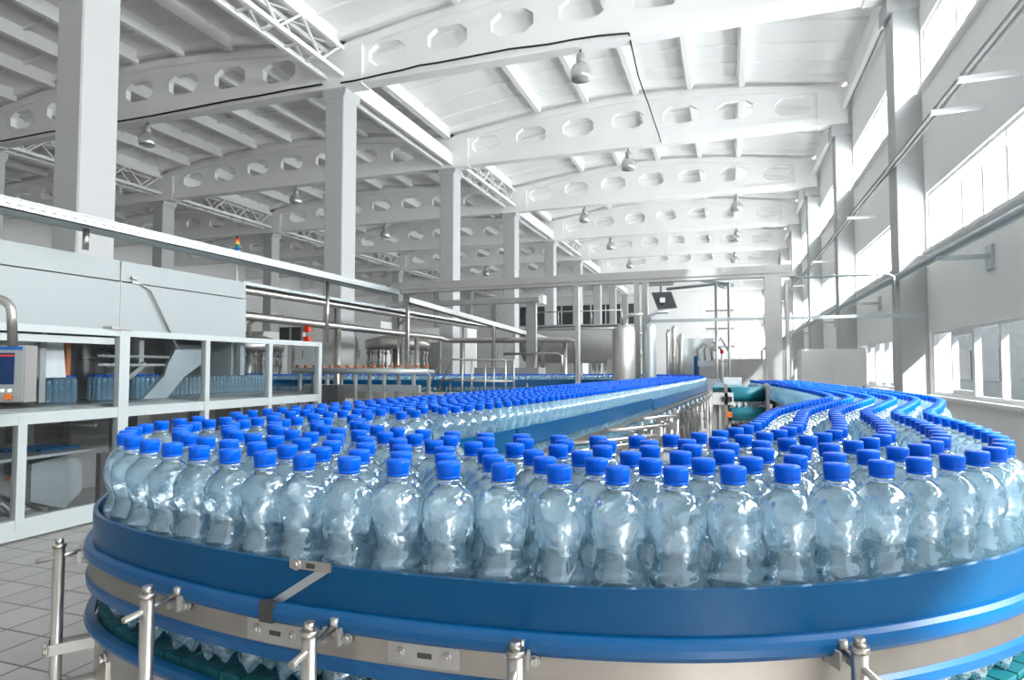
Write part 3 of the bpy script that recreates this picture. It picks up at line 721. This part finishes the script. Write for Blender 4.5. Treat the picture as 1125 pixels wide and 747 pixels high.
# control panel on its curved arm
e = E('operator_console', (-5.75, 3.5, Z(-.28)), 'grey operator panel with blue screen hanging from a curved steel pipe', 'control panel')
TH = R(26)
def rot(mb, c=(-5.60, 3.67), a=TH):
    out = []
    for x, y, z in mb.v: out.append((c[0] + x * math.cos(a) - y * math.sin(a), c[1] + x * math.sin(a) + y * math.cos(a), z))
    mb.v = out; return mb
W_, D_ = .50, .16
mb = MB(); mb.box(-W_, 0, 0, D_, Z(-.29), Z(.19)); rot(mb).build('housing', 'satin', e)
mb = MB(); mb.box(-W_ + .01, -.012, -.012, 0, Z(-.28), Z(.185)); rot(mb).build('front_plate', 'galv', e)
mb = MB(); mb.box(-W_ + .02, -.015, -.016, -.012, Z(.150), Z(.178)); rot(mb).build('blue_header', 'blue', e)
mb = MB(); mb.box(-W_ + .05, -.075, -.016, -.012, Z(-.14), Z(.125)); s_ = rot(mb).build('screen', 'screen', e)
mb = MB(); mb.box(-W_ + .05, -.075, -.018, -.0162, Z(.095), Z(.110)); rot(mb).build('status_bar', 'red', s_)
for k in range(4):
    mb = MB(); mb.tube([(-.105 - k * .055, -.018, Z(-.19)), (-.105 - k * .055, -.010, Z(-.19))], .011, 12); rot(mb).build('indicator_lamp', 'led', e)
mb = MB(); mb.tube([(-.11, -.04, Z(-.243)), (-.11, -.010, Z(-.243))], .028, 16); rot(mb).build('emergency_stop', 'orange', e)
mb = MB(); mb.tube([(-6.02, 3.44, Z(.58))] + [(-5.80 + .12 * math.sin(t_), 3.54 + .06 * math.sin(t_) , Z(.46) + .12 * math.cos(t_)) for t_ in [R(a) for a in range(0, 91, 15)]] + [(-5.68, 3.62, Z(.18))], .036, 14); mb.build('support_pipe', 'steel', e)
mb = MB(); mb.tube([(-6.02, 3.44, Z(.58)), (-6.16, 3.42, Z(.58))], .036, 14); mb.build('arm_flange', 'satin', e)

# signal tower
e = E('signal_tower', (-6.45, 6.97, Z(1.19)), 'slim signal light mast with red amber and blue lenses on the hood', 'signal light')
mb = MB(); mb.tube([(-6.45, 6.97, Z(1.19)), (-6.45, 6.97, Z(1.60))], .017, 10); mb.tube([(-6.45, 6.97, Z(1.19)), (-6.45, 6.97, Z(1.21))], .035, 12); mb.build('mast', 'frame', e)
for z, m_, nm in ((1.60, 'blue', 'blue_lens'), (1.66, 'tealbelt', 'teal_lens'), (1.715, 'yellow', 'amber_lens'), (1.745, 'red', 'red_lens')):
    mb = MB(); mb.tube([(-6.45, 6.97, Z(z)), (-6.45, 6.97, Z(z + .05))], .030, 14); mb.build(nm, m_, e)
mb = MB(); mb.tube([(-6.45, 6.97, Z(1.795)), (-6.45, 6.97, Z(1.84))], .022, 12); mb.build('buzzer', 'dark', e)

# dark cabinet with red lamps at the end of the frame
e = E('junction_box', (-6.8, 8.7, Z(.40)), 'dark glazed box with two red lamps on end of the guard frame', 'control box')
mb = MB(); mb.box(-7.05, -6.62, 8.6, 8.75, Z(.42), Z(.67)); mb.build('box_body', 'dark', e)
for z in (.42, .585): mb = MB(); mb.box(-6.56, -6.46, 8.58, 8.66, Z(z), Z(z + .09)); mb.build('red_lamp', 'red', e)
mb = MB(); mb.box(-6.61, -6.57, 8.58, 8.66, Z(.40), Z(.67)); mb.box(-6.84, -6.81, 8.58, 8.6, Z(.42), Z(.67)); mb.box(-7.05, -6.45, 8.56, 8.7, Z(.395), Z(.42)); mb.build('box_frame', 'satin', e)

# grey pillar behind the left end of the bend
e = E('conveyor_drive_cabinet', (-2.0, 1.6, 0), 'grey steel drive cabinet with black cover at left end of the bend', 'cabinet')
mb = MB(); mb.box(-1.86, -1.60, 1.50, 1.80, 0, Z(-.24), .01); mb.build('cabinet_body', 'satin', e)
mb = MB(); mb.box(-1.90, -1.86, 1.46, 1.75, Z(-.50), Z(-.27), .01); mb.build('black_cover', 'dark', e)

# ================================================================== OVERHEAD TRAYS, GANTRY AND PIPES
def post(mb, x, y, z0, z1, w=.06): mb.box(x - w / 2, x + w / 2, y - w / 2, y + w / 2, z0, z1)
e = E('cable_tray', (-6.1, 7, Z(1.4)), 'long galvanised cable tray running above the packing machine', 'cable tray')
mb = MB(); X = -6.12
mb.box(X - .15, X + .15, .5, 10.7, Z(1.40), Z(1.412)); mb.box(X + .142, X + .15, .5, 10.7, Z(1.40), Z(1.50)); mb.box(X - .15, X - .142, .5, 10.7, Z(1.40), Z(1.50)); mb.box(X + .13, X + .165, .5, 10.7, Z(1.494), Z(1.504)); mb.build('tray_channel', 'galv', e)
mb = MB()
for k in range(100): mb.box(X + .1501, X + .1508, .6 + k * .10, .65 + k * .10, Z(1.44), Z(1.455))
mb.build('slot_pattern', 'mid', e)['kind'] = 'stuff'
for y in (4.55, 8.6): MB().tube([(X, y, Z(1.40)), (X, y, Z(1.19) if y < 7 else Z(.4))], .03, 10).build('tray_support', 'steel', e)
e = E('cable_tray', (-5, 13, Z(1.3)), 'galvanised cable tray sloping down behind the stair handrail', 'cable tray')
mb = MB(); mb.bar((-6.1, 11.2, Z(1.36)), (-4.4, 15.5, Z(.72)), .20, .10); mb.build('tray_channel', 'satin', e)
for a_ in ((-4.45, 15.35, 0, Z(.68), .10), (-6.1, 11.25, 0, Z(1.30), .06), (-5.1, 13.5, 0, Z(.95), .06)): mb = MB(); post(mb, *a_); mb.build('tray_support', 'steel', e)
e = E('gantry', (-2.5, 10.8, 0), 'wide grey steel gantry crossing over the conveyors with cable duct on top', 'gantry')
mb = MB(); mb.box(-6.2, .95, 10.7, 10.9, Z(1.50), Z(1.63)); mb.build('cross_beam', 'satin', e)
mb = MB(); mb.box(-6.2, 1.02, 10.72, 10.86, Z(1.44), Z(1.50)); mb.build('cable_duct', 'satin', e)
for nm, x0, x1, zt in (('gantry_post', -1.50, -1.41, 1.44), ('gantry_post', -1.37, -1.27, 1.44), ('gantry_post', .56, .80, 1.44), ('slim_post', .86, .91, 1.40), ('slim_post', -2.52, -2.46, 1.44)):
    mb = MB(); mb.box(x0, x1, 10.7, 10.84, 0, Z(zt)); mb.build(nm, 'satin', e)
mb = MB(); mb.box(-1.27, 2.75, 10.74, 10.80, Z(.76), Z(.81)); mb.tube([(.95, 10.8, Z(1.42)), (2.3, 10.8, Z(1.42)), (2.38, 10.8, Z(1.38)), (2.4, 10.8, Z(.9))], .018, 8); mb.build('lower_crossbar', 'galv', e)
mb = MB(); mb.tube([(-1.1, 12.4, Z(1.52)), (-.2, 11.9, Z(1.52)), (-.05, 11.7, Z(1.42))], .03, 8); mb.bar((-.4, 11.6, Z(1.55)), (.05, 11.2, Z(1.40)), .16, .06); mb.build('branch_duct', 'galv', e)
for x in (-.18, .02):
    mb = MB(); mb.tube([(x, 10.98, 0), (x, 10.98, Z(1.42))], .025, 10); mb.build('drop_pipe', 'steel', e)
for z in (.1, .35, .65, .95): MB().bar((-.35, 10.98, Z(z)), (.1, 10.98, Z(z)), .03, .03).build('pipe_clamp', 'satin', e)
e = E('gantry_monitor', (-1, 10.6, Z(1.1)), 'dark tilted monitor hanging under the gantry beam', 'monitor')
mb = MB(); v = [(-1.20, 10.62, Z(1.25)), (-.88, 10.62, Z(1.25)), (-.78, 10.5, Z(.97)), (-1.08, 10.5, Z(.95))]
mb.add([p for p in v] + [(x, y + .12, z + .02) for x, y, z in v], [(0, 3, 2, 1), (4, 5, 6, 7), (0, 1, 5, 4), (1, 2, 6, 5), (2, 3, 7, 6), (3, 0, 4, 7)]); mb.build('monitor_body', 'dark', e)
mb = MB(); mb.tube([(-1.05, 10.68, Z(1.24)), (-1.05, 10.75, Z(1.44))], .02, 8); mb.bar((-1.25, 10.74, Z(1.40)), (-.85, 10.74, Z(1.40)), .04, .05); mb.build('monitor_bracket', 'mid', e)
mb = MB(); mb.box(-1.05, -.97, 10.50, 10.56, Z(1.07), Z(1.15)); mb.build('reflector', 'frame', e)

e = E('transverse_tray', (-5, 13, Z(1.4)), 'grey steel tray crossing between columns with pale end cap', 'cable tray')
mb = MB(); mb.box(-7.6, -3.85, 12.95, 13.15, Z(1.42), Z(1.53)); mb.build('tray_channel', 'satin', e)
mb = MB(); mb.box(-3.85, -3.74, 12.93, 13.17, Z(1.38), Z(1.56)); mb.build('end_cap', 'frame', e)
mb = MB(); mb.box(-4.15, -3.93, 13.0, 13.1, 0, Z(1.42)); mb.build('tray_post', 'satin', e)
# long stainless product pipes with supports
def pipe(name, lab, runs, r, sup=(), sr=.025, m='steel', cat='pipe', grp=None):
    e = E(name, runs[0][0], lab, cat, grp)
    for pts in runs: MB().tube(pts, r, 14).build('pipe_run', m, e)
    for x, y, z0, z1 in sup: MB().tube([(x, y, z0), (x, y, z1)], sr, 10).build('pipe_support', m, e)
    return e
pipe('process_pipe', 'upper steel pipe running back from the hood end, topmost of the pair', [[(-6.6, 7.1, Z(1.12)), (-6.6, 16.2, Z(1.12))]], .055, [(-6.73, 9.7, 0, Z(1.1)), (-6.73, 12.0, 0, Z(1.1)), (-6.73, 15.5, 0, Z(1.1))])
mb = MB(); mb.box(-6.75, -6.45, 7.1, 18, Z(1.177), Z(1.22)); o = mb.build('pipe_bridge', 'galv'); tag(o, 'flat galvanised walkway strip resting on the upper steel pipe', 'pipe bridge')
pipe('process_pipe', 'lower steel pipe running back then turning across to two vertical pipes', [[(-6.6, 7.1, Z(.75)), (-6.6, 13.7, Z(.72)), (-6.5, 13.95, Z(.68)), (-6.3, 14.0, Z(.66)), (-3.45, 14.0, Z(.64)), (-3.3, 14.0, Z(.60)), (-3.25, 14.0, Z(-.3))]], .065, [(-6.6, 9.6, 0, Z(.72)), (-6.6, 12.6, 0, Z(.70)), (-3.55, 14.05, 0, Z(.60))], .055)
pipe('process_pipe', 'thin steel pipe loop behind the gantry with a branch', [[(-5.2, 15, Z(.95)), (-2.0, 15, Z(.95))], [(-4.6, 12.8, Z(.30)), (-3.4, 12.8, Z(.30)), (-3.3, 12.8, Z(.25)), (-3.3, 12.8, Z(-.3))], [(-3.9, 12.8, 0), (-3.9, 12.8, Z(.30))]], .025, [(-2.6, 15, 0, Z(.93)), (-5.1, 15, 0, Z(.93))])
# tanks
def tank(x, y, z0, z1, r, lab, m='steel'):
    e = E('vertical_tank', (x, y, z0), lab, 'tank'); h = z1 - z0
    MB().lathe([(0, 0), (r * .6, .0), (r * .95, .06), (r, .12), (r, h - .12), (r * .9, h - .05), (r * .5, h - .01), (0, h)], (x, y, z0), 28).build('vessel', m, e)
    for a in (0, 2.1, 4.2): MB().tube([(x + r * .8 * math.cos(a), y + r * .8 * math.sin(a), 0), (x + r * .8 * math.cos(a), y + r * .8 * math.sin(a), z0 + .12)], .03, 8).build('leg', m, e)
    MB().tube([(x, y, z1 - .02), (x, y, z1 + .1), (x + .1, y, z1 + .16), (x + .3, y, z1 + .16)], .03, 8).build('outlet_pipe', m, e)
tank(-1.60, 10.25, Z(-1.2), Z(.70), .18, 'grey vertical tank left of the gantry post', 'satin')
tank(-1.20, 10.35, Z(-1.2), Z(.74), .10, 'bright slim vertical tank right of the gantry post', 'galv')
e = E('horizontal_tank', (-4, 16.5, Z(.5)), 'large horizontal steel tank lying behind the gantry pipes', 'tank')
prof = [(0, 0), (.30, .03), (.46, .12), (.50, .25), (.50, 2.75), (.46, 2.88), (.30, 2.97), (0, 3.0)]
MB().lathe(prof, (-5.4, 16.5, Z(.62)), 32, 'x').build('vessel', 'satin', e)
for x in (-4.9, -2.9): mb = MB(); mb.box(x - .08, x + .08, 16.2, 16.8, 0, Z(.25)); mb.build('saddle', 'satin', e)
mb = MB(); mb.box(-5.3, -2.5, 16.3, 16.7, Z(1.11), Z(1.15)); mb.build('tank_walkway', 'galv', e)
mb = MB()
for x in (-5.2, -4.3, -3.4, -2.6): mb.tube([(x, 16.3, Z(1.15)), (x, 16.3, Z(1.5))], .02, 6)
mb.tube([(-5.2, 16.3, Z(1.5)), (-2.6, 16.3, Z(1.5))], .02, 6); mb.build('tank_handrail', 'steel', e)
for i, (x, z1, r_) in enumerate(((-1.11, .65, .038), (-1.0, .71, .05), (-.87, .54, .055))):
    pipe('vertical_pipe', ['thin vertical steel pipe right of the slim tank', 'middle vertical steel pipe of three by the gantry', 'thick vertical steel pipe, right one of three by the gantry'][i], [[(x, 12.6, 0), (x, 12.6, Z(z1)), (x, 12.65, Z(z1 + .07)), (x, 12.75, Z(z1 + .08))]], r_)

# stair and handrail
e = E('stair_handrail', (-4, 9.6, 0), 'steel step over stair with handrail behind the blue capped stream', 'handrail')
for y in (9.42, 9.82):
    MB().tube([(-4.75, y, Z(-.40)), (-4.47, y, Z(.14)), (-3.35, y, Z(.12)), (-3.35, y, Z(-.7))], .018, 8).build('handrail_tube', 'steel', e)
    MB().tube([(-4.5, y, Z(-.20)), (-3.35, y, Z(-.22))], .014, 8).build('middle_tube', 'steel', e)
    for x in (-4.1, -3.7): MB().tube([(x, y, Z(-.7)), (x, y, Z(.13))], .014, 8).build('baluster', 'steel', e)
mb = MB(); mb.box(-4.5, -3.3, 9.42, 9.82, Z(-.74), Z(-.70))
for k in range(4): mb.box(-4.75 - k * .2, -4.5 - k * .2, 9.44, 9.80, Z(-.9 - k * .2), Z(-.87 - k * .2))
mb.build('treads', 'galv', e)
for x in (-4.45, -3.35):
    for y in (9.46, 9.78): mb = MB(); post(mb, x, y, 0, Z(-.74), .05); mb.build('leg', 'steel', e)

# filler table with red clamps
e = E('rinser_table', (-5.5, 9.2, 0), 'steel rail table topped with small red clamps left of the stair', 'machine table')
mb = MB(); mb.tube([(-7.0, 8.9, Z(-.05)), (-4.55, 9.1, Z(-.06))], .05, 12); mb.build('top_tube', 'galv', e)
mb = MB(); mb.tube([(-7.0, 9.15, Z(-.05)), (-4.55, 9.3, Z(-.06))], .03, 12); mb.build('rear_tube', 'satin', e)
for k in range(10): x = -6.9 + k * .26; mb = MB(); mb.box(x - .02, x + .02, 8.92 + k * .02, 8.98 + k * .02, 0, Z(-.10)); mb.box(x - .045, x + .045, 8.88 + k * .02, 9.0 + k * .02, Z(-.62), Z(-.38)) if k % 2 else None; mb.build('leg', 'satin' if k % 2 == 0 else 'mid', e)
for k in range(16): x = -6.95 + k * .155; mb = MB(); mb.box(x, x + .06, 8.9 + k * .012, 8.95 + k * .012, Z(0), Z(.045)); mb.build('red_clamp', 'brick_red', e)
mb = MB(); mb.box(-6.9, -4.7, 9.05, 9.15, Z(-.40), Z(-.28)); mb.build('drip_tray', 'galv', e)
mb = MB(); mb.box(-6.2, -5.9, 8.6, 8.8, Z(-.60), Z(-.28)); mb.build('motor_box', 'dark', e)
# rotary filling machine in the middle distance
def filler(cx, cy, r, lab, zt):
    e = E('filling_machine', (cx, cy, 0), lab, 'filling machine')
    MB().lathe([(0, 0), (r * .9, 0), (r * .9, .9), (r, .92), (r, 1.0), (0, 1.0)], (cx, cy, .05), 28).build('base_drum', 'satin', e)
    MB().lathe([(0, 0), (r * .95, 0), (r, .05), (r, .22), (r * .5, .34), (0, .36)], (cx, cy, zt), 28).build('bowl', 'steel', e)
    MB().lathe([(0, 0), (.12, 0), (.12, zt - 1.05), (0, zt - 1.05)], (cx, cy, 1.05), 16).build('centre_column', 'steel', e)
    for k in range(20):
        a = 2 * math.pi * k / 20; x = cx + r * .9 * math.cos(a); y = cy + r * .9 * math.sin(a)
        mb = MB(); mb.tube([(x, y, 1.5), (x, y, zt + .02)], .018, 6); mb.tube([(x, y, 1.62), (x, y, 1.75)], .035, 8); mb.tube([(x, y, zt - .12), (x, y, zt - .05)], .04, 8); mb.build('filling_valve', 'satin', e)
    for k in range(5):
        a = 2 * math.pi * k / 5 + .3; x = cx + (r + .25) * math.cos(a); y = cy + (r + .25) * math.sin(a)
        mb = MB(); post(mb, x, y, 0, zt + .3, .05); mb.build('frame_post', 'satin', e)
    MB().tube([(cx, cy, zt + .3), (cx, cy, zt + .6), (cx + .2, cy, zt + .75), (cx + .9, cy, zt + .75)], .05, 10).build('feed_pipe', 'steel', e)
filler(-7.75, 13.8, .8, 'round filling machine seen behind the table with red clamps', 2.05)
filler(-10.0, 11.2, .75, 'round filling machine behind end of the guard frame', 1.95)
filler(-3.3, 19.5, .8, 'round filling machine beneath the horizontal tank far back', 1.9)
# grey cabinets further back
def cabinet(x0, x1, y0, y1, z1, lab, m='galv', name='control_cabinet', z0=0, doors=2):
    e = E(name, ((x0 + x1) / 2, (y0 + y1) / 2, 0), lab, 'cabinet')
    mb = MB(); mb.box(x0, x1, y0, y1, z0 + .08, z1, .01); mb.build('cabinet_body', m, e)
    mb = MB(); mb.box(x0 + .04, x1 - .04, y0 + .04, y1 - .04, z0, z0 + .08); mb.build('plinth', 'mid', e)
    for i in range(doors):
        a = x0 + (x1 - x0) * i / doors + .02; b = x0 + (x1 - x0) * (i + 1) / doors - .02
        mb = MB(); mb.box(a, b, y0 - .015, y0, z0 + .12, z1 - .04); d = mb.build('door', m, e)
        mb = MB(); mb.box(b - .06, b - .03, y0 - .03, y0 - .015, z0 + .9 * (z1 - z0) * .6, z0 + (z1 - z0) * .65); mb.build('handle', 'dark', d)
cabinet(-5.6, -3.9, 17.5, 18.2, Z(.2), 'wide white cabinet beside the column behind the stair', 'wall', doors=2)
cabinet(-5.0, -3.6, 12.1, 12.6, Z(.0), 'brown grey cabinet right behind the stair handrail', 'satin', doors=2)
cabinet(-.30, .65, 12.2, 12.8, Z(.16), 'wide grey steel cabinet under the gantry near the right post', 'satin', doors=2)
cabinet(-1.15, -.65, 13.2, 13.8, Z(.10), 'narrow grey cabinet behind the three vertical pipes', 'galv', doors=1)
cabinet(1.3, 2.4, 13, 13.8, Z(.35), 'white cabinet between the right gantry post and window wall', 'wall', doors=2)
cabinet(1.0, 1.8, 21, 22, Z(.55), 'distant pale cabinet near the window wall', 'wall', doors=1)
cabinet(-1.6, -.4, 20, 21, Z(.9), 'tall pale cabinet far back in centre aisle', 'galv', doors=2)
cabinet(-10.5, -8.6, 20, 21, Z(.9), 'grey cabinet far back in the middle row of columns', 'satin', doors=3)
cabinet(-16, -12, 14, 15, Z(1.0), 'long grey machine cabinet far behind the packing hood', 'satin', doors=5)
cabinet(-22, -15.5, 26, 27, Z(2.2), 'large pale enclosure in the far left hall', 'wall', doors=6)
cabinet(-13, -10.2, 24, 25, Z(1.7), 'pale enclosure between far columns of the left hall', 'wall', doors=3)
# labelling machine at the far centre
e = E('labelling_machine', (-.3, 9.3, 0), 'grey end of line machine at far end of the centre aisle', 'machine')
mb = MB(); mb.box(-.50, .0, 11.3, 11.9, Z(-.40), Z(.02), .02); mb.build('machine_body', 'satin', e)
mb = MB(); mb.box(-.53, .02, 11.28, 11.92, Z(.02), Z(.12)); mb.build('top_cover', 'galv', e)
mb = MB(); mb.box(-.56, -.50, 11.2, 11.5, Z(-.16), Z(.20)); mb.build('blue_cover', 'guard', e)
mb = MB(); mb.prism_axis([(-.40, Z(-.38)), (-.05, Z(-.38)), (-.15, Z(-.18)), (-.36, Z(-.18))], 10.95, 11.3, 'y'); mb.build('hopper', 'galv', e)
mb = MB(); mb.tube([(-.10, 11.15, Z(-.4)), (-.10, 11.15, Z(.24))], .02, 8); mb.build('lamp_mast', 'frame', e); mb = MB(); mb.tube([(-.10, 11.15, Z(.24)), (-.10, 11.15, Z(.30))], .03, 10); mb.build('red_lamp', 'red', e)
for x in (-.5, -.08): mb = MB(); post(mb, x, 11.6, 0, Z(-.4), .08); mb.build('leg', 'satin', e)
mb = MB()
for k in range(3): mb.tube([(-.5 + k * .12, 11.6, Z(.12)), (-.52 + k * .12, 11.6, Z(.32)), (-.40 + k * .14, 11.6, Z(.42 + .05 * k)), (-.2 + k * .1, 11.7, Z(.30))], .022, 8)
mb.build('hose', 'satin', e)
# cross belt with teal roller
e = E('belt_conveyor', (.12, 5.0, 0), 'short belt conveyor with teal rollers between the two bottle streams', 'belt conveyor')
MB().tube([(.00, 5.0, Z(-.20)), (.25, 5.10, Z(-.20))], .055, 20).build('roller', 'tealbelt', e)
MB().tube([(.00, 4.9, Z(-.34)), (.25, 5.00, Z(-.34))], .05, 20).build('roller', 'tealbelt', e)
mb = MB(); mb.box(-.12, .12, 5.1, 6.6, Z(-.18), Z(-.15)); mb.build('belt', 'tealbelt', e)
mb = MB(); mb.box(-.04, .11, 5.9, 6.2, Z(-.15), Z(-.09)); mb.build('white_box', 'frame', e)
for x in (-.02, .265):
    mb = MB(); mb.box(x - .012, x + .012, 4.85, 5.2, Z(-.42), Z(-.12)); mb.build('side_plate', 'steel', e)
    mb = MB(); mb.box(x - .02, x + .02, 5.0, 5.05, 0, Z(-.4)); mb.build('leg', 'steel', e)
mb = MB(); mb.box(-.02, .265, 4.95, 5.1, Z(-.47), Z(-.42)); mb.build('drip_pan', 'dark', e)
# button box on a stand
e = E('push_button_box', (-.05, 4.8, 0), 'pale push button box with two black buttons on a steel stand', 'button box')
mb = MB(); mb.box(-.12, .03, 4.85, 4.95, Z(-.27), Z(-.185), .005); mb.build('box_body', 'frame', e)
for x in (-.035, .008): mb = MB(); mb.box(x - .014, x + .014, 4.835, 4.85, Z(-.245), Z(-.21)); mb.build('black_button', 'dark', e)
for x in (-.09, 0): mb = MB(); mb.tube([(x, 4.9, 0), (x, 4.9, Z(-.27))], .014, 8); mb.build('leg', 'steel', e)
mb = MB(); mb.box(-.02, .02, 4.84, 4.87, Z(-.36), Z(-.32)); mb.build('sensor', 'orange', e)
mb = MB(); mb.bar((-.1, 4.9, Z(-.5)), (.02, 4.9, Z(-.5)), .02, .03); mb.bar((-.1, 4.9, Z(-1.2)), (.02, 4.9, Z(-1.2)), .02, .03); mb.build('stand_rail', 'steel', e)
# transfer frame in the gap
e = E('transfer_frame', (-.5, 2.8, 0), 'steel cross rods over a teal return belt between the bottle streams', 'frame')
mb = MB(); mb.box(-.62, -.36, 1.75, 2.7, Z(-.50), Z(-.47)); mb.build('return_belt', 'teal', e)
for i, (x0, y0, x1, y1) in enumerate(((-.66, 2.05, -.28, 2.75), (-.61, 2.5, -.30, 2.95), (-.57, 3.1, -.30, 3.5), (-.50, 3.9, -.32, 4.2))):
    MB().tube([(x0, y0, Z(-.31)), (x1, y1, Z(-.31))], .010, 10).build('cross_rod', 'steel', e)
    mb = MB(); mb.tube([(x1, y1, Z(-.27)), (x1, y1, Z(-.75) if i else 0)], .012, 10); mb.bar((x1, y1, Z(-.33)), (x1, y1, Z(-.29)), .03, .03); mb.build('rod_post', 'steel', e)
for x, y in ((-.62, 1.8), (-.38, 1.8), (-.62, 2.65), (-.38, 2.65)): mb = MB(); post(mb, x, y, 0, Z(-.50), .04); mb.build('leg', 'steel', e)
mb = MB(); mb.box(-.66, -.62, 1.75, 2.7, Z(-.53), Z(-.44)); mb.box(-.37, -.33, 1.75, 2.7, Z(-.53), Z(-.44)); mb.build('side_rail', 'steel', e)

# ================================================================== WALL PIPES, LAMPS, CABLES
e = E('wall_pipe', (2.6, 20, Z(3.34)), 'pair of thin grey pipes high along the right window wall', 'pipe')
for x, z in ((2.57, 3.34), (2.68, 3.38)): MB().tube([(x, 3, Z(z)), (x, 54, Z(z))], .022, 10).build('pipe_run', 'mid', e)
for k in range(1, 9): mb = MB(); mb.box(2.5, 3.12, 6 * k + 3.2, 6 * k + 3.26, Z(3.24), Z(3.29)); mb.build('bracket', 'frame', e)
mb = MB(); mb.box(2.5, 3.12, 8.2, 8.26, Z(3.22), Z(3.28)); mb.build('bracket', 'frame', e)
e = E('wall_pipe', (2.6, 20, Z(1.5)), 'thick grey pipe at mid height along the right window wall', 'pipe')
MB().tube([(2.6, 3, Z(1.45)), (2.6, 54, Z(1.50))], .055, 12).build('pipe_run', 'galv', e)
for k in range(0, 8):
    y = 9.2 + 6 * k; mb = MB(); mb.box(2.52, 3.1, y, y + .10, Z(1.36), Z(1.41)); b = mb.build('bracket', 'galv', e)
    mb = MB(); mb.box(3.07, 3.11, y - .06, y + .16, Z(1.22), Z(1.52)); mb.build('bracket_plate', 'galv', b)
LP = [(-2.69, 12, 6.42, 'nearest hanging dome lamp under the front roof beam'), (-2.65, 18, 6.42, 'hanging dome lamp under the second beam of the right hall'), (-5.26, 24, 6.42, 'left dome lamp under the third beam of the right hall'),
      (.36, 24, 6.42, 'right dome lamp under the third beam of the right hall'), (-5.29, 30, 6.42, 'left dome lamp under the fourth beam of the right hall'), (.43, 30, 6.42, 'right dome lamp under the fourth beam of the right hall'),
      (-5.25, 36, 6.42, 'left dome lamp under the fifth beam of the right hall'), (.4, 36, 6.42, 'right dome lamp under the fifth beam of the right hall'), (-14.06, 12, 6.42, 'dome lamp in the left hall beside the nearest column'), (-14.16, 18, 6.42, 'dome lamp in the left hall left of the second column'),
      (-14.15, 24, 6.42, 'dome lamp in the left hall between second and third columns'), (-14.1, 36, 6.42, 'smallest dome lamp far back in the left hall')]
L0 = None
for i, (x, y, z, lab) in enumerate(LP):
    if L0 is None:
        L0 = E('pendant_lamp', (x, y, Z(z)), lab, 'lamp', 'high bay dome lamps')
        MB().tube([(x, y, Z(z - .10)), (x, y, Z(z - .18))], .02, 8).build('hook', 'dark', L0)
        MB().lathe([(0, 0), (.07, 0), (.09, .03), (.085, .17), (.06, .20), (0, .20)], (x, y, Z(z - .38)), 18).build('ballast_housing', 'satin', L0)
        MB().lathe([(.19, -.34), (.20, -.30), (.215, -.24), (.205, -.15), (.16, -.06), (.09, 0), (.085, 0), (.15, -.065), (.195, -.15), (.205, -.24), (.19, -.30), (.18, -.34)], (x, y, Z(z - .37)), 26).build('dome_shade', 'lampglass', L0)
        MB().lathe([(0, -.20), (.04, -.19), (.06, -.12), (.03, -.02), (0, 0)], (x, y, Z(z - .38)), 14).build('bulb', 'frame', L0)
    else:
        o = copy_tree(L0); o.location = (x, y, Z(z)); o['label'] = lab
def cable(pts, lab, r=.02):
    P = [Vector(p) for p in pts]; out = []
    for i in range(len(P) - 1):
        for u in (0, .33, .66): out.append(P[i].lerp(P[i + 1], u) + Vector((0, 0, -.03 * math.sin(u * 3.1 + i))))
    out.append(P[-1]); o = MB().tube(out, r, 6).build('cable', 'rubber'); tag(o, lab, 'cable')
cable([(-8.1, 11.77, Z(6.36)), (-7, 11.77, Z(6.42)), (-5.7, 11.77, Z(6.46)), (-3.3, 11.77, Z(6.42)), (-1.7, 11.77, Z(6.36))], 'black cable along foot of the nearest right hall beam')
cable([(-1.7, 11.77, Z(6.36)), (-1.72, 13.2, Z(6.2)), (-1.65, 15.3, Z(6.1)), (-1.7, 17.8, Z(6.32))], 'black cable drooping between first and second right hall beams', .015)
cable([(-14.9, 11.77, Z(6.35)), (-11.2, 11.77, Z(6.42)), (-8.6, 11.77, Z(6.40))], 'black cable along foot of the nearest left hall beam', .022)
cable([(-20, 11.77, Z(6.38)), (-17.5, 11.77, Z(6.42)), (-16, 11.77, Z(6.40))], 'black cable on the beam left of the nearest column', .018)
